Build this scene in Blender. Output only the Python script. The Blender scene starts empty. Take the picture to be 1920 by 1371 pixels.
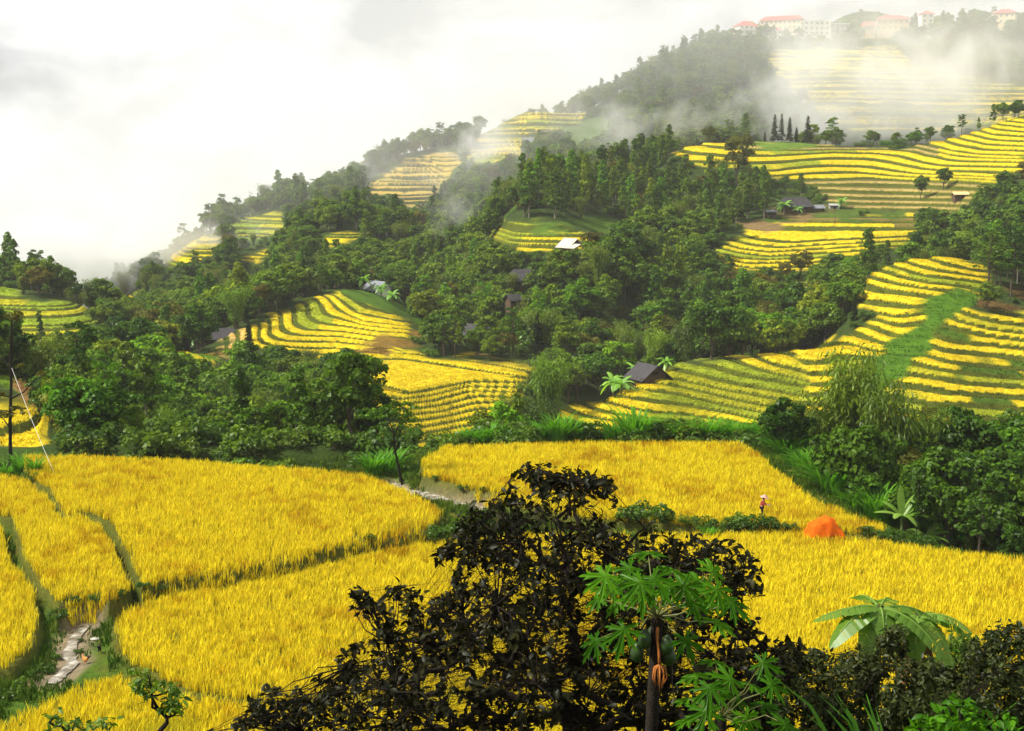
import bpy, bmesh, math, random
import numpy as np
from mathutils import Vector, Matrix
random.seed(7); RNG = np.random.default_rng(7)
S = bpy.context.scene; COL = S.collection
# ------------------------------------------------------------------ camera
F = 2637.0; CX, CY = 960.0, 685.5; HOR = 330.0
PITCH = math.atan((CY - HOR) / F)
cam_d = bpy.data.cameras.new('camera'); cam = bpy.data.objects.new('camera', cam_d); COL.objects.link(cam)
cam_d.sensor_width = 36.0; cam_d.lens = 36.0 * F / 1920.0
cam_d.clip_start = 0.1; cam_d.clip_end = 9000
cam.rotation_euler = (math.pi / 2 - PITCH, 0, 0)
S.camera = cam
cP, sP = math.cos(PITCH), math.sin(PITCH)

def ray(px, py):
    u = (CY - py) / F
    return np.array([(px - CX) / F, cP + u * sP, -sP + u * cP])
def P(px, py, D):                     # point at horizontal distance D along the view through a photo point
    d = ray(px, py); return d * (D / d[1])
def proj(x, y, z):
    dep = y * cP - z * sP
    return CX + F * x / dep, CY - F * (y * sP + z * cP) / dep

# ------------------------------------------------------------------ noise
def _h(ix, iy, s):
    n = (ix.astype(np.int64) * 374761393 + iy.astype(np.int64) * 668265263 + s * 974634777) & 0xFFFFFFFF
    n = ((n ^ (n >> 13)) * 1274126177) & 0xFFFFFFFF
    return ((n ^ (n >> 16)) & 0xFFFF) / 65535.0
def vnoise(x, y, s=0):
    x = np.asarray(x, float); y = np.asarray(y, float)
    ix, iy = np.floor(x), np.floor(y); fx, fy = x - ix, y - iy
    fx = fx * fx * (3 - 2 * fx); fy = fy * fy * (3 - 2 * fy)
    a, b = _h(ix, iy, s), _h(ix + 1, iy, s); c, d = _h(ix, iy + 1, s), _h(ix + 1, iy + 1, s)
    return (a + (b - a) * fx) * (1 - fy) + (c + (d - c) * fx) * fy
def fbm(x, y, s=0, o=3):
    v = 0; a = .5
    for i in range(o):
        v = v + a * (vnoise(x, y, s + i) - .5); x = x * 2.03; y = y * 2.03; a *= .5
    return v
def sstep(a, b, x):
    t = np.clip((x - a) / (b - a), 0, 1); return t * t * (3 - 2 * t)
def inpoly(px, py, poly):
    ins = np.zeros(px.shape, bool); n = len(poly)
    for i in range(n):
        x1, y1 = poly[i]; x2, y2 = poly[(i + 1) % n]
        if y1 == y2: continue
        c = ((y1 > py) != (y2 > py)) & (px < (x2 - x1) * (py - y1) / (y2 - y1) + x1)
        ins ^= c
    return ins
def sdist(px, py, poly):              # signed distance, positive inside
    d = np.full(px.shape, 1e9); n = len(poly)
    for i in range(n):
        x1, y1 = poly[i]; x2, y2 = poly[(i + 1) % n]
        dx, dy = x2 - x1, y2 - y1; L = dx * dx + dy * dy + 1e-9
        t = np.clip(((px - x1) * dx + (py - y1) * dy) / L, 0, 1)
        d = np.minimum(d, np.hypot(px - x1 - t * dx, py - y1 - t * dy))
    return np.where(inpoly(px, py, poly), d, -d)

# ------------------------------------------------------------------ terrain: survey points -> smooth hills
CP = []
def a_(px, py, D, lo=0.0):
    p = P(px, py, D); CP.append((p[0] / D, math.log(D), (p[2] - lo) / D))
def h_(px, D, z):
    CP.append(((px - CX) / F, math.log(D), z / D))
for px in (-700, -150, 300, 700, 1100, 1500, 1900, 2600):
    for D, z in ((1.5, -2.6), (4, -3.6), (10, -6.6), (20, -11.6), (32, -17.5), (45, -22.5), (56, -25), (75, -24.6), (95, -24.3), (112, -24), (128, -24)):
        h_(px, D, z)
for px, l in {
  -700: ((150,-30),(200,-40),(300,-42),(420,-30),(600,-50),(1000,-80),(1400,-70)),
  -150: ((142,-27),(165,-26),(185,-27),(215,-36),(260,-46),(350,-41),(420,-33),(480,-36),(600,-58),(800,-85),(1400,-85)),
  20: ((215,-38),(260,-46),(310,-47),(485,-40),(600,-60),(800,-85),(1400,-85)),
  150: ((140,-27),(165,-32),(200,-36),(260,-43),(320,-46),(420,-42),(470,-50),(560,-58),(750,-80)),
  260: ((138,-27),(152,-33),(180,-40),(220,-42),(260,-40),(310,-43)),
  300: ((680,-58),(800,-78),(1000,-85),(1400,-80)),
  500: ((138,-27),(155,-34),(180,-41),(215,-45),(260,-45),(295,-44)),
  560: ((745,-40),(900,-72),(1400,-75)),
  600: ((285,-47),(310,-45)),
  640: ((400,-32),(425,-36)),
  700: ((140,-28),(170,-41),(215,-49)),
  720: ((820,-18),(1000,-60),(1400,-70)),
  850: ((140,-28),(170,-42),(215,-51),(235,-51)),
  900: ((870,5),(1000,-30),(1400,-60)),
  960: ((140,-27),(175,-42)),
  1000: ((215,-47),(900,20),(1050,-20),(1400,-40)),
  1060: ((262,-51),),
  1100: ((580,-8),(620,0)),
  1200: ((600,-2),(1000,40),(1400,20)),
  1300: ((140,-26.5),(165,-38),(200,-45),(620,8)),
  1400: ((970,86),(1100,60),(1400,60)),
  1500: ((650,9),(970,92)),
  1600: ((140,-26),(165,-36),(205,-44),(970,94),(1100,80)),
  1700: ((660,13),),
  1740: ((362,-27),),
  1880: ((640,19),(1000,106),(1150,110),(1400,120)),
  1900: ((140,-26),(165,-33),(200,-42)),
  2150: ((140,-26),(165,-32),(200,-40),(235,-38),(290,-24),(335,-14),(420,-12),(445,4),(520,24),(620,33),(700,36),(800,50),(940,110),(1300,120)),
  2700: ((165,-30),(235,-30),(335,0),(500,20),(700,60),(940,130),(1300,140))}.items():
    for D, z in l: h_(px, D, z)
for q in ((40,832,142),(40,752,161),(45,716,180),(100,645,350),(0,540,420),(130,562,408),(190,600,380),(-100,545,420),
  (340,662,285),(430,667,310),(440,615,338),(560,667,322),(720,672,322),(640,640,338),(765,612,352),(560,600,352),(640,546,382),(500,606,342),(735,590,366),(680,575,375),
  (590,450,520),(400,465,570),(300,500,590),(420,440,610),(480,410,630),(545,366,668),(700,342,678),(770,292,720),(850,286,730),(790,370,655),
  (950,236,780),(960,216,800),(1000,206,820),(1090,213,830),(930,270,740),(1000,270,728),(1080,250,758),
  (940,420,468),(1100,447,382),(940,460,430),(1010,440,425),(1075,478,398),(1050,423,432),(985,528,395),(905,640,335),(700,548,408),(1050,606,350),
  (1390,72,915),(1500,74,918),(1600,73,920),(1690,73,925),(1880,47,940),(1550,100,870),(1550,150,810),(1550,200,755),(1600,240,708),(1850,180,800),(1850,222,740),
  (1560,40,1250),(1640,24,1250),(1720,50,1250),
  (1480,263,600),(1560,271,598),(1300,272,570),(1270,286,555),(1400,286,560),(1700,276,600),(1760,266,602),(1900,225,540),(1850,240,565),(1900,300,482),(1600,310,557),(1500,330,540),
  (1600,350,527),(1700,380,507),(1880,330,466),(1900,385,442),(1560,390,492),(1480,396,486),(1650,400,482),
  (1500,420,466),(1700,412,470),(1370,450,446),(1400,500,417),(1600,450,440),(1350,462,440),
  (1850,500,345),(1740,485,335),(1820,480,345),(1620,530,315),(1620,590,300),(1800,545,302),(1880,562,300),
  (1750,650,270),(1900,620,282),(1750,740,245),(1900,800,235),(1640,622,286),(1560,650,272),(1620,700,256),(1450,668,272),(1340,680,270),(1250,690,270),(1215,716,263),
  (1300,740,252),(1150,740,256),(1050,792,238),(1400,780,240),(1250,792,236),(1520,740,246),
  (700,672,318),(850,700,300),(760,730,279),(950,716,285),(700,722,283),(930,746,268),(800,832,255),(900,802,258),(700,792,262),(860,842,250),(930,676,318),(1000,690,306),(780,650,336)):
    a_(*q)
for q in ((600,500,450,9),(300,590,400,9),(250,620,360,9),(400,540,450,9),(300,520,540,8),(450,470,560,8),(700,430,500,9),(400,402,640,6),(560,372,672,6),(620,345,690,6),
  (720,277,740,8),(850,246,770,7),(820,330,690,9),(900,350,640,9),(800,400,590,9),(850,450,500,10),(1000,300,500,11),(1200,272,540,11),(1300,300,520,12),(1400,290,520,12),
  (1100,352,452,12),(1200,400,432,12),(1300,430,420,12),(1250,500,380,12),(1150,560,350,12),(1100,620,312,11),(1300,600,320,12),(1450,560,330,12),(1550,565,310,10),(1000,560,372,10),
  (800,560,390,9),(800,520,420,8),(900,480,440,9),(700,470,480,9),(500,520,500,9),(800,450,510,9),(1100,700,290,10),(1200,250,660,8),(1100,250,690,8),(1150,190,800,9),(1200,120,860,9),
  (1300,78,900,9),(1300,200,740,9),(1400,150,800,9),(1750,150,800,8),(1900,100,880,8),(1480,490,390,12),(1650,460,390,13),(1740,430,402,13),(1800,400,440,10)):
    a_(*q)
CP = np.array(CP)
def kern(d2): return -np.sqrt(d2 + 0.0009)
VS = 0.42                              # one unit of log-distance against lateral angle
def kd(A, B):
    return (A[:, None, 0] - B[None, :, 0]) ** 2 + (VS * (A[:, None, 1] - B[None, :, 1])) ** 2
n = len(CP); K = kern(kd(CP, CP)) + np.eye(n) * 0.0012
M = np.zeros((n + 1, n + 1)); M[:n, :n] = K; M[n, :n] = 1; M[:n, n] = 1
W = np.linalg.solve(M, np.append(CP[:, 2], 0))
TH = np.concatenate([np.linspace(-.95, -.42, 60)[:-1], np.linspace(-.42, .42, 1180), np.linspace(.42, .95, 60)[1:]])
DD = np.concatenate([np.geomspace(1, 55, 80)[:-1], np.arange(55, 136, .36), np.arange(136, 660, .7), np.arange(660, 950, 1.6), np.geomspace(950, 1400, 60)])
ct = np.linspace(-.95, .95, 260); cl = np.linspace(0, math.log(1400), 320)
g = np.stack(np.meshgrid(ct, cl), -1).reshape(-1, 2)
tv = np.empty(len(g))
for i in range(0, len(g), 8000):
    tv[i:i + 8000] = kern(kd(g[i:i + 8000], CP)) @ W[:n] + W[n]
tv = tv.reshape(len(cl), len(ct))
def bil(V, xs, ys, x, y):
    fi = np.clip(np.interp(x, xs, np.arange(len(xs))), 0, len(xs) - 1.001); fj = np.clip(np.interp(y, ys, np.arange(len(ys))), 0, len(ys) - 1.001)
    i = fi.astype(int); j = fj.astype(int); u = fi - i; v = fj - j
    return (V[j, i] * (1 - u) + V[j, i + 1] * u) * (1 - v) + (V[j + 1, i] * (1 - u) + V[j + 1, i + 1] * u) * v
TT, DG = np.meshgrid(TH, DD)
Z0 = bil(tv, ct, cl, TT.ravel(), np.log(DG.ravel())).reshape(TT.shape) * DG
X, Y = TT * DG, DG
rough = sstep(134, 200, DG)
Z0 = Z0 + rough * (fbm(X / 45, Y / 45, 5, 3) * 1.3)
# the big valley terrace: a nearly level field with a stepped front
De = np.interp(TT, [(q - CX) / F for q in (640, 690, 740, 790, 850, 910, 980, 1010)], [262, 267, 271, 279, 288, 292, 297, 298]) + fbm(TT * 60, TT * 0, 12, 2) * 3
zt1 = np.where(DG < De, -42 - .36 * (De - DG), -42 + .03 * (DG - De))
m1 = sstep(640, 668, CX + F * TT) * (1 - sstep(985, 1005, CX + F * TT)) * sstep(252, 258, DG) * (1 - sstep(326, 338, DG))
Z0 = Z0 * (1 - m1) + zt1 * m1
for bx, by, bd, am, rx_, ry_ in ((1640,320,548,-1.5,17,15),(1420,700,262,.9,9,10),(1330,720,258,-.9,9,9),(1760,690,258,1.3,8,10),(1860,650,272,-1.4,9,12)):
    b0 = P(bx, by, bd); Z0 = Z0 + am * np.exp(-((X - b0[0]) / rx_) ** 2 - ((Y - b0[1]) / ry_) ** 2)
PX, PY = proj(X, Y, Z0)

# ------------------------------------------------------------------ land cover
C_FOREST = np.array([.030, .050, .010]); C_GRASS = np.array([.060, .120, .012]); C_RISER = np.array([.066, .080, .008])
C_RICE = np.array([.56, .43, .012]); C_GREENRICE = np.array([.25, .29, .016]); C_SOIL = np.array([.22, .125, .045]); C_STRAW = np.array([.50, .34, .10])
COLR = np.empty(TT.shape + (3,)); COLR[:] = C_FOREST
gmix = sstep(.0, .25, fbm(X / 30, Y / 30, 31, 3))[..., None]
COLR = COLR * (1 - gmix * .6) + C_GRASS * gmix * .6
dzt = np.gradient(Z0, TH, axis=1) / DG; dzd = np.gradient(Z0, DD, axis=0) - TT * dzt; SLOPE = np.hypot(dzt, dzd)
TREAD = np.zeros(TT.shape); OPEN = np.zeros(TT.shape); RICE = np.zeros(TT.shape)
Z = Z0.copy()
# polygon (traced on the photo, projected onto the hill), distance range, step height, rice colour, riser share of each step
TERR = [
 ('T1', [(663,690),(690,668),(770,650),(830,660),(900,668),(1000,684),(1000,706),(978,735),(955,775),(940,850),(900,870),(760,870),(730,840),(690,790),(670,735)], (250,340), .90, 'rice', .40),
 ('T2', [(960,815),(1010,780),(1130,725),(1165,690),(1240,672),(1345,662),(1420,655),(1530,640),(1560,660),(1560,850),(960,850)], (222,300), .62, 'mix', .36),
 ('T2R', [(1500,650),(1560,632),(1640,590),(1600,560),(1590,530),(1630,508),(1720,478),(1850,465),(1855,548),(1800,560),(1860,572),(2050,560),(2050,850),(1500,850)], (225,360), 1.4, 'rice', .42),
 ('T3', [(385,660),(420,636),(470,605),(560,562),(640,540),(668,562),(745,582),(775,605),(765,640),(710,684),(560,672),(480,652),(430,680),(385,672)], (298,398), .92, 'rice', .38),
 ('T4', [(1250,280),(1300,258),(1370,262),(1500,266),(1600,272),(1700,274),(1760,258),(1850,232),(1920,212),(2050,195),(2050,395),(1700,398),(1560,394),(1525,350),(1480,335),(1400,316),(1320,312),(1270,300)], (465,640), 2.05, 'rice', .36),
 ('T5', [(1335,465),(1400,428),(1480,405),(1560,398),(1745,398),(1750,445),(1620,476),(1580,495),(1480,508),(1390,515),(1345,490)], (395,490), 1.1, 'rice', .38),
 ('TH', [(915,432),(945,410),(1050,418),(1115,443),(1095,474),(1000,466),(925,458)], (365,485), 1.7, 'mix', .45),
 ('T6', [(-150,525),(0,532),(60,555),(135,562),(200,602),(150,628),(90,655),(30,640),(-150,640)], (325,430), 1.15, 'green', .45),
 ('T7', [(185,565),(250,536),(268,560),(255,595),(200,598)], (440,580), 1.5, 'mix', .4),
 ('T8', [(-120,742),(0,744),(85,760),(92,800),(80,850),(-120,850)], (136,178), 1.15, 'rice', .45),
 ('T9', [(282,655),(330,645),(400,658),(410,682),(330,680)], (255,312), .8, 'rice', .35),
 ('L5a', [(680,348),(760,298),(850,275),(866,300),(815,372),(780,390),(690,365)], (630,745), 2.0, 'straw', .4),
 ('L5b', [(425,408),(530,394),(528,440),(440,446)], (580,660), 1.7, 'green', .4),
 ('L5c', [(280,495),(340,448),(425,430),(415,472),(330,505)], (540,640), 1.7, 'mix', .4),
 ('L5d', [(870,292),(905,250),(950,215),(1000,200),(1098,206),(1085,238),(1000,250),(975,300),(900,315)], (690,850), 2.2, 'mix', .42),
 ('L5e', [(520,366),(590,348),(580,378)], (640,700), 1.7, 'mix', .4),
 ('F1', [(575,456),(610,438),(695,430),(695,446),(620,463)], (490,570), 1.5, 'rice', .3),
 ('F2', [(455,482),(500,464),(520,470),(480,492)], (500,580), 1.5, 'rice', .3),
 ('L6', [(1440,92),(1680,86),(1720,120),(1920,160),(2050,190),(2050,238),(1700,245),(1600,245),(1500,190),(1450,140)], (690,905), 2.3, 'rice', .42),
 ('G1', [(1012,602),(1082,596),(1078,617),(1030,622)], (335,372), .9, 'green', .3),
]

# fronts of the single terraces as traced on the photo (they become a smooth field over the hillside; whole numbers are terrace lips)
def cr(o, sc, *pts): return [(o[0] + u * sc, o[1] + v * sc) for u, v in pts]
o4, s4 = (1500, 206), .2189
TRACE = {
 'T4': [(7, cr(o4, s4, (100,735),(500,745),(900,752),(1400,760),(1919,780))), (8, cr(o4, s4, (180,680),(500,690),(900,702),(1400,715),(1919,735))), (9, cr(o4, s4, (250,632),(500,628),(800,634),(1170,645),(1500,662),(1919,690))),
  (10, cr(o4, s4, (280,590),(430,580),(600,575),(800,590),(1000,600),(1270,602),(1500,612),(1780,638),(1919,648))), (11, cr(o4, s4, (300,522),(550,530),(610,543),(800,562),(1100,574),(1500,586),(1919,608))),
  (12, cr(o4, s4, (300,470),(600,476),(740,498),(900,524),(1000,540),(1200,552),(1500,566),(1919,584))), (13, cr(o4, s4, (300,405),(600,410),(800,440),(1000,480),(1150,502),(1350,512),(1600,518),(1919,532))),
  (14, [(1262,276),(1300,284),(1360,289),(1450,290)] + cr(o4, s4, (290,358),(600,365),(850,385),(1050,440),(1200,465),(1400,472),(1919,482))), (15, [(1275,267),(1330,272),(1400,278),(1500,281)] + cr(o4, s4, (740,336),(1000,352),(1200,395),(1350,425),(1550,432),(1919,442))),
  (16, [(1500,273),(1600,274)] + cr(o4, s4, (900,300),(1050,325),(1150,345),(1350,385),(1600,406),(1919,416))), (17, cr(o4, s4, (900,268),(1040,270),(1150,300),(1300,340),(1500,370),(1919,386))), (18, cr(o4, s4, (1190,240),(1300,270),(1500,310),(1700,335),(1919,342))),
  (19, cr(o4, s4, (1300,215),(1420,245),(1600,285),(1919,304))), (20, cr(o4, s4, (1400,190),(1550,220),(1750,255),(1919,261))), (21, cr(o4, s4, (1520,165),(1650,200),(1919,220))), (22, cr(o4, s4, (1600,135),(1750,165),(1919,180))), (23, cr(o4, s4, (1690,115),(1919,140))), (24, cr(o4, s4, (1760,88),(1919,106))),
  (13, [(1290,300),(1370,304),(1480,300)]), (12, [(1340,314),(1450,318)])],
 'T5': [(10, [(1515,405),(1615,406),(1743,406)]), (9, [(1515,415),(1615,416),(1743,415)]), (8, [(1460,424),(1513,424),(1615,425),(1743,426)]), (7, [(1380,436),(1420,446),(1495,453),(1530,450),(1615,446),(1740,440)]), (6, [(1366,447),(1420,458),(1470,463),(1530,458),(1615,454),(1740,448)]), (5, [(1352,455),(1390,465),(1440,471),(1530,466),(1615,461)]), (4, [(1344,462),(1390,473),(1440,479),(1530,474),(1615,468)]), (3, [(1342,471),(1390,482),(1440,487),(1530,482)]), (2, [(1348,483),(1400,492),(1500,490)]), (1, [(1358,493),(1410,501),(1500,499)])],
 'T2R': [(20,[(1802,481),(1827,488)]),(19,[(1760,488),(1790,496),(1827,504)]),(18,[(1723,496),(1767,506),(1834,517)]),(17,[(1688,501),(1733,514),(1830,525)]),(16,[(1668,507),(1700,519),(1750,529),(1804,534)]),(15,[(1639,517),(1683,529),(1733,538),(1777,542)]),(14,[(1616,527),(1666,541),(1733,550)]),(13,[(1595,550),(1611,558),(1660,564),(1713,572)]),(12,[(1600,575),(1629,581),(1675,590)]),(11,[(1580,588),(1649,597),(1686,606)]),(10,[(1575,596),(1629,607),(1690,627)]),(9,[(1570,612),(1611,622),(1659,641)]),(8,[(1525,645),(1570,640),(1609,646),(1639,656)]),
  (14,[(1834,576),(1894,587)]),(13,[(1787,575),(1830,590),(1874,600),(1920,606)]),(12,[(1765,585),(1800,600),(1857,614),(1920,622)]),(11,[(1758,596),(1800,613),(1869,628),(1920,634)]),(10,[(1748,622),(1792,638),(1878,645),(1920,650)]),(9,[(1731,637),(1772,652),(1881,663),(1920,667)]),(8,[(1738,664),(1783,675),(1920,689)]),(7,[(1718,677),(1767,690),(1841,699),(1920,708)]),(6,[(1710,697),(1817,714),(1920,722)]),(5,[(1730,720),(1783,731),(1856,736),(1920,741)]),(4,[(1750,752),(1844,756),(1920,762)]),(3,[(1790,776),(1891,783),(1920,787)]),(2,[(1800,798),(1884,805),(1920,810)]),
  (6,[(1528,697),(1600,690),(1650,690)]),(7,[(1528,676),(1570,664),(1640,668)]),(5,[(1530,716),(1620,712)]),(4,[(1530,735),(1640,738)])],
 'T2': [(8,[(1525,650),(1555,660)]),(7,[(1420,655),(1480,660),(1528,674)]),(6,[(1400,660),(1414,665),(1448,679),(1528,697)]),(5,[(1340,668),(1377,671),(1414,685),(1455,699),(1530,716)]),(4,[(1300,676),(1342,684),(1397,699),(1458,710),(1530,726)]),(3,[(1250,684),(1280,692),(1364,712),(1465,732),(1530,742)]),(2,[(1243,706),(1280,711),(1374,731),(1448,742)]),(1,[(1241,719),(1280,723),(1364,742),(1428,757)]),(0,[(1242,731),(1280,738),(1357,757),(1430,770)]),(-1,[(1140,738),(1211,746),(1280,754),(1357,769)]),(-2,[(1107,736),(1138,750),(1179,762),(1230,770),(1280,774),(1360,785)]),(-3,[(1083,744),(1110,762),(1161,775),(1230,783),(1290,788)]),(-4,[(1058,757),(1083,771),(1115,781),(1170,789),(1240,796)]),(-5,[(1030,770),(1050,781),(1080,790),(1160,800)]),(-6,[(1000,788),(1025,794),(1060,801)])],
 'T3': [(13,[(648,545),(690,572),(745,588)]),(12,[(620,552),(640,561),(673,586),(751,600)]),(11,[(617,558),(640,580),(680,601),(757,611)]),(10,[(597,561),(614,585),(640,595),(690,611),(764,617)]),(9,[(577,568),(584,592),(604,604),(640,609),(707,620),(764,624)]),(8,[(555,578),(557,603),(580,616),(637,620),(707,630),(757,632)]),(7,[(530,588),(534,613),(564,627),(637,630),(690,637),(737,641)]),(6,[(507,598),(510,625),(537,637),(637,640),(700,648)]),(5,[(487,605),(490,633),(507,645),(560,650),(640,652),(700,660)]),(4,[(472,615),(473,645),(500,656),(560,661),(640,664),(690,671)]),(3,[(450,622),(452,655),(500,668),(600,672)]),(2,[(430,632),(432,662)]),(1,[(410,642),(412,668)])],
 'T1': [(13,[(780,652),(860,664),(960,678)]),(12,[(700,662),(770,664),(850,672),(930,684),(1000,697)]),(11,[(690,672),(760,672),(830,682),(900,694),(985,706)]),(10,[(690,722),(726,724),(774,735),(841,721),(892,713),(972,715)]),(9,[(692,735),(717,737),(751,746),(808,739),(875,723),(969,724)]),(8,[(700,752),(747,756),(808,749),(875,732),(965,733)]),(7,[(700,762),(751,766),(825,758),(892,740),(955,742)]),(6,[(757,776),(825,769),(892,752),(945,752)]),(5,[(720,786),(774,787),(841,777),(892,764),(942,763)]),(4,[(781,800),(841,789),(892,777),(938,776)]),(3,[(757,816),(825,804),(892,791),(938,789)]),(2,[(747,829),(808,822),(875,807),(935,803)]),(1,[(750,843),(808,836),(880,823),(930,818)])],
}
def trace_field(lines):
    pts = []
    for k, l in lines:
        for (x1, y1), (x2, y2) in zip(l[:-1], l[1:]):
            n_ = max(1, int(abs(x2 - x1) / 22)); pts += [(x1 + (x2 - x1) * t / n_, y1 + (y2 - y1) * t / n_, k) for t in range(n_)]
        pts.append((*l[-1], k))
    A = np.array(pts); c0 = A[:, :2].mean(0); U = (A[:, :2] - c0) * np.array([.4, 1]) / 50; n_ = len(U)
    K = -np.sqrt(((U[:, None] - U[None]) ** 2).sum(-1) + 1e-4) + np.eye(n_) * .012; Pm = np.column_stack([np.ones(n_), U])
    M_ = np.block([[K, Pm], [Pm.T, np.zeros((3, 3))]]); w_ = np.linalg.solve(M_, np.append(A[:, 2], [0, 0, 0]))
    def f(px, py):
        out = np.empty(len(px)); V = (np.column_stack([px, py]) - c0) * np.array([.4, 1]) / 50
        for i in range(0, len(px), 20000):
            v = V[i:i + 20000]; out[i:i + 20000] = -np.sqrt(((v[:, None] - U[None]) ** 2).sum(-1) + 1e-4) @ w_[:n_] + w_[n_] + v @ w_[n_ + 1:]
        return out
    return f
for name, poly, (d0, d1), step, kind, rf in TERR:
    xs = [q[0] for q in poly]; ys = [q[1] for q in poly]
    m = (DG > d0) & (DG < d1) & (PX > min(xs) - 12) & (PX < max(xs) + 12) & (PY > min(ys) - 12) & (PY < max(ys) + 12)
    if not m.any(): continue
    x, y, z, D = X[m], Y[m], Z0[m], DG[m]
    px, py = proj(x, y, z + .4)
    sd = sdist(px, py, poly) * D / F
    sd = sd + fbm(x / 9, y / 9, 61, 3) * 5
    sd = np.minimum(sd, np.minimum(D - d0, d1 - D) * .5)
    w = sstep(-.5, 1.6, sd)
    zz = z
    q = zz / step + fbm(x / 26, y / 26, 17, 2) * .55 + fbm(x / 5, y / 5, 27, 2) * .10
    q = q + .26 * np.sin(1.9 * z / step + len(name)) + .14 * np.sin(4.3 * z / step)
    amp = 1.0
    if name in TRACE:
        qx, qy = proj(x, y, z); q = trace_field(TRACE[name])(qx, qy) + fbm(x / 6, y / 6, 27, 2) * .10
        g_ = w > .5; step = float(np.clip(np.cov(z[g_], q[g_])[0, 1] / np.var(q[g_]), .45, 2.4)); print(name, 'step', round(step, 2)); amp = .62
    k = np.floor(q); f = q - k
    rf = np.clip(np.minimum(rf, 2.2 * SLOPE[m] / step + .02), np.minimum(1.1 * SLOPE[m] / step, .5), 1)
    rise = sstep(1 - rf, 1 - .12 * rf, f)
    zt = zz + (rise - f) * step * amp
    tread = 1 - sstep(1 - rf * 1.1, 1 - rf * .92, f)
    lip = sstep(0, np.maximum(.05, np.minimum(.9 * SLOPE[m] / step, .35)), f)
    hr = .35 + .25 * sstep(200, 500, D)
    zt = zt + tread * hr * lip
    # which treads are ripe, green, cut or fallow
    rk = _h(k, np.floor(x / (34 + 8 * (k % 3)) + k * .37), 91)
    blot = fbm(x / 16, y / 16, 71, 3)
    c = np.empty((len(x), 3)); c[:] = C_RICE
    gr = {'rice': .20, 'mix': .42, 'green': .75, 'straw': .2}[kind]
    gsel = sstep(gr - .12, gr + .02, rk + blot * .3)[:, None]
    c = C_GREENRICE * (1 - gsel) + c * gsel
    if kind == 'straw': c = c * .35 + C_STRAW * .65
    if kind == 'green': c = c * .55 + np.array([.16, .27, .018]) * .45
    if name == 'T2':
        g2 = (sstep(1215, 1260, px) * (1 - sstep(1500, 1540, px)) * sstep(672, 700, py) * (1 - sstep(755, 790, py)))[:, None]
        c = c * (1 - g2 * .75) + np.array([.15, .19, .012]) * g2 * .75
        yl = (1 - sstep(1180, 1240, px))[:, None]; c = c * (1 - yl) + C_RICE * yl
    if name == 'T2R':
        gap = sstep(.02, .10, fbm(x / 11 + k * 7.3, k * 3.1, 83, 3) - (.10 if name == 'T2R' else .16)) * (sstep(1690, 1740, px) * sstep(560, 575, py))
        c = c * (1 - gap[:, None]) + np.array([.06, .11, .010]) * gap[:, None]
    if name in ('T1',):
        b = (sstep(880, 900, px) * (1 - sstep(696, 702, py)))[:, None]; c = c * (1 - b) + C_SOIL * b
        b = sstep(655, 690, py)[:, None] * 1.0; c = c * (1 - b) + (C_RICE * b if b.ndim else c)
    if name == 'T3':
        b = (1 - sstep(452, 470, px))[:, None]; c = c * (1 - b) + C_STRAW * b
    if name in ('T4', 'T1'):
        lowq = (k < 10) & (name == 'T4') | ((k == 15) | (k == 16)) & (name == 'T4') & (px < 1760) & (px > 1380)
        c[lowq] = np.array([.085, .088, .018]); thin = lowq & (f < .22); c[thin] = np.array([.34, .26, .08])
    fal = (_h(k, np.floor(x / 40 + k * .61), 133) < (.16 if name in ('T4', 'T5') and True else .03))
    if name in ('T4', 'T5'):
        low = fal & (name == 'T5') & (py < 450)
        c[low] = np.array([.16, .125, .03])
    rcol = C_RISER * (1 + .5 * fbm(x / 6, y / 6, 45, 3)[:, None])
    cc = c * tread[:, None] + rcol * (1 - tread[:, None])
    rf2 = w[:, None]
    Z[m] = Z[m] * (1 - w) + zt * w
    COLR[m] = COLR[m] * (1 - rf2) + cc * rf2
    isr = ((c[:, 0] > .20) | (kind == 'green') | (name == 'T2')).astype(float)
    TREAD[m] = np.maximum(TREAD[m] * (1 - w), tread * w * isr)
    OPEN[m] = np.maximum(OPEN[m], w)

# grassy clearings and brushy banks on the hills: polygon, distance range, colour
PATCH = [([(975,430),(1000,405),(1140,410),(1190,430),(1150,448),(1040,432)], (380,500), (.06,.11,.012)),
 ([(1590,770),(1625,690),(1690,622),(1755,565),(1795,538),(1835,552),(1772,610),(1725,665),(1680,715),(1660,780)], (235,340), (.055,.125,.008)),
 ([(1380,262),(1500,262),(1580,270),(1570,282),(1400,282)], (555,625), (.10,.17,.02)),
 ([(1480,395),(1560,392),(1700,396),(1700,412),(1500,414)], (460,510), (.06,.10,.012)),
 ([(640,660),(740,628),(800,618),(790,650),(700,690),(665,690)], (318,372), (.16,.10,.02)),
 ([(640,540),(760,560),(790,600),(745,590),(665,565)], (370,420), (.06,.12,.012)),
 ([(380,662),(420,640),(430,660),(395,690)], (295,340), (.13,.16,.02)),
 ([(1050,240),(1120,215),(1180,240),(1080,275)], (700,860), (.07,.12,.015)),
 ([(0,695),(60,690),(95,715),(90,775),(25,770),(28,730),(0,722)], (165,205), (.12,.20,.012)),
 ([(28,722),(92,712),(92,772),(40,774)], (160,205), (.24,.13,.045)),
 ([(1440,390),(1510,385),(1560,395),(1470,420)], (470,510), (.10,.085,.03)),
 ([(1840,545),(1960,540),(1960,580),(1840,572)], (285,330), (.10,.062,.02)),
 ([(1390,420),(1520,402),(1525,425),(1440,440)], (440,490), (.17,.115,.05)),
 ([(280,648),(400,650),(420,672),(300,668)], (262,300), (.10,.20,.01)),
]
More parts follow.
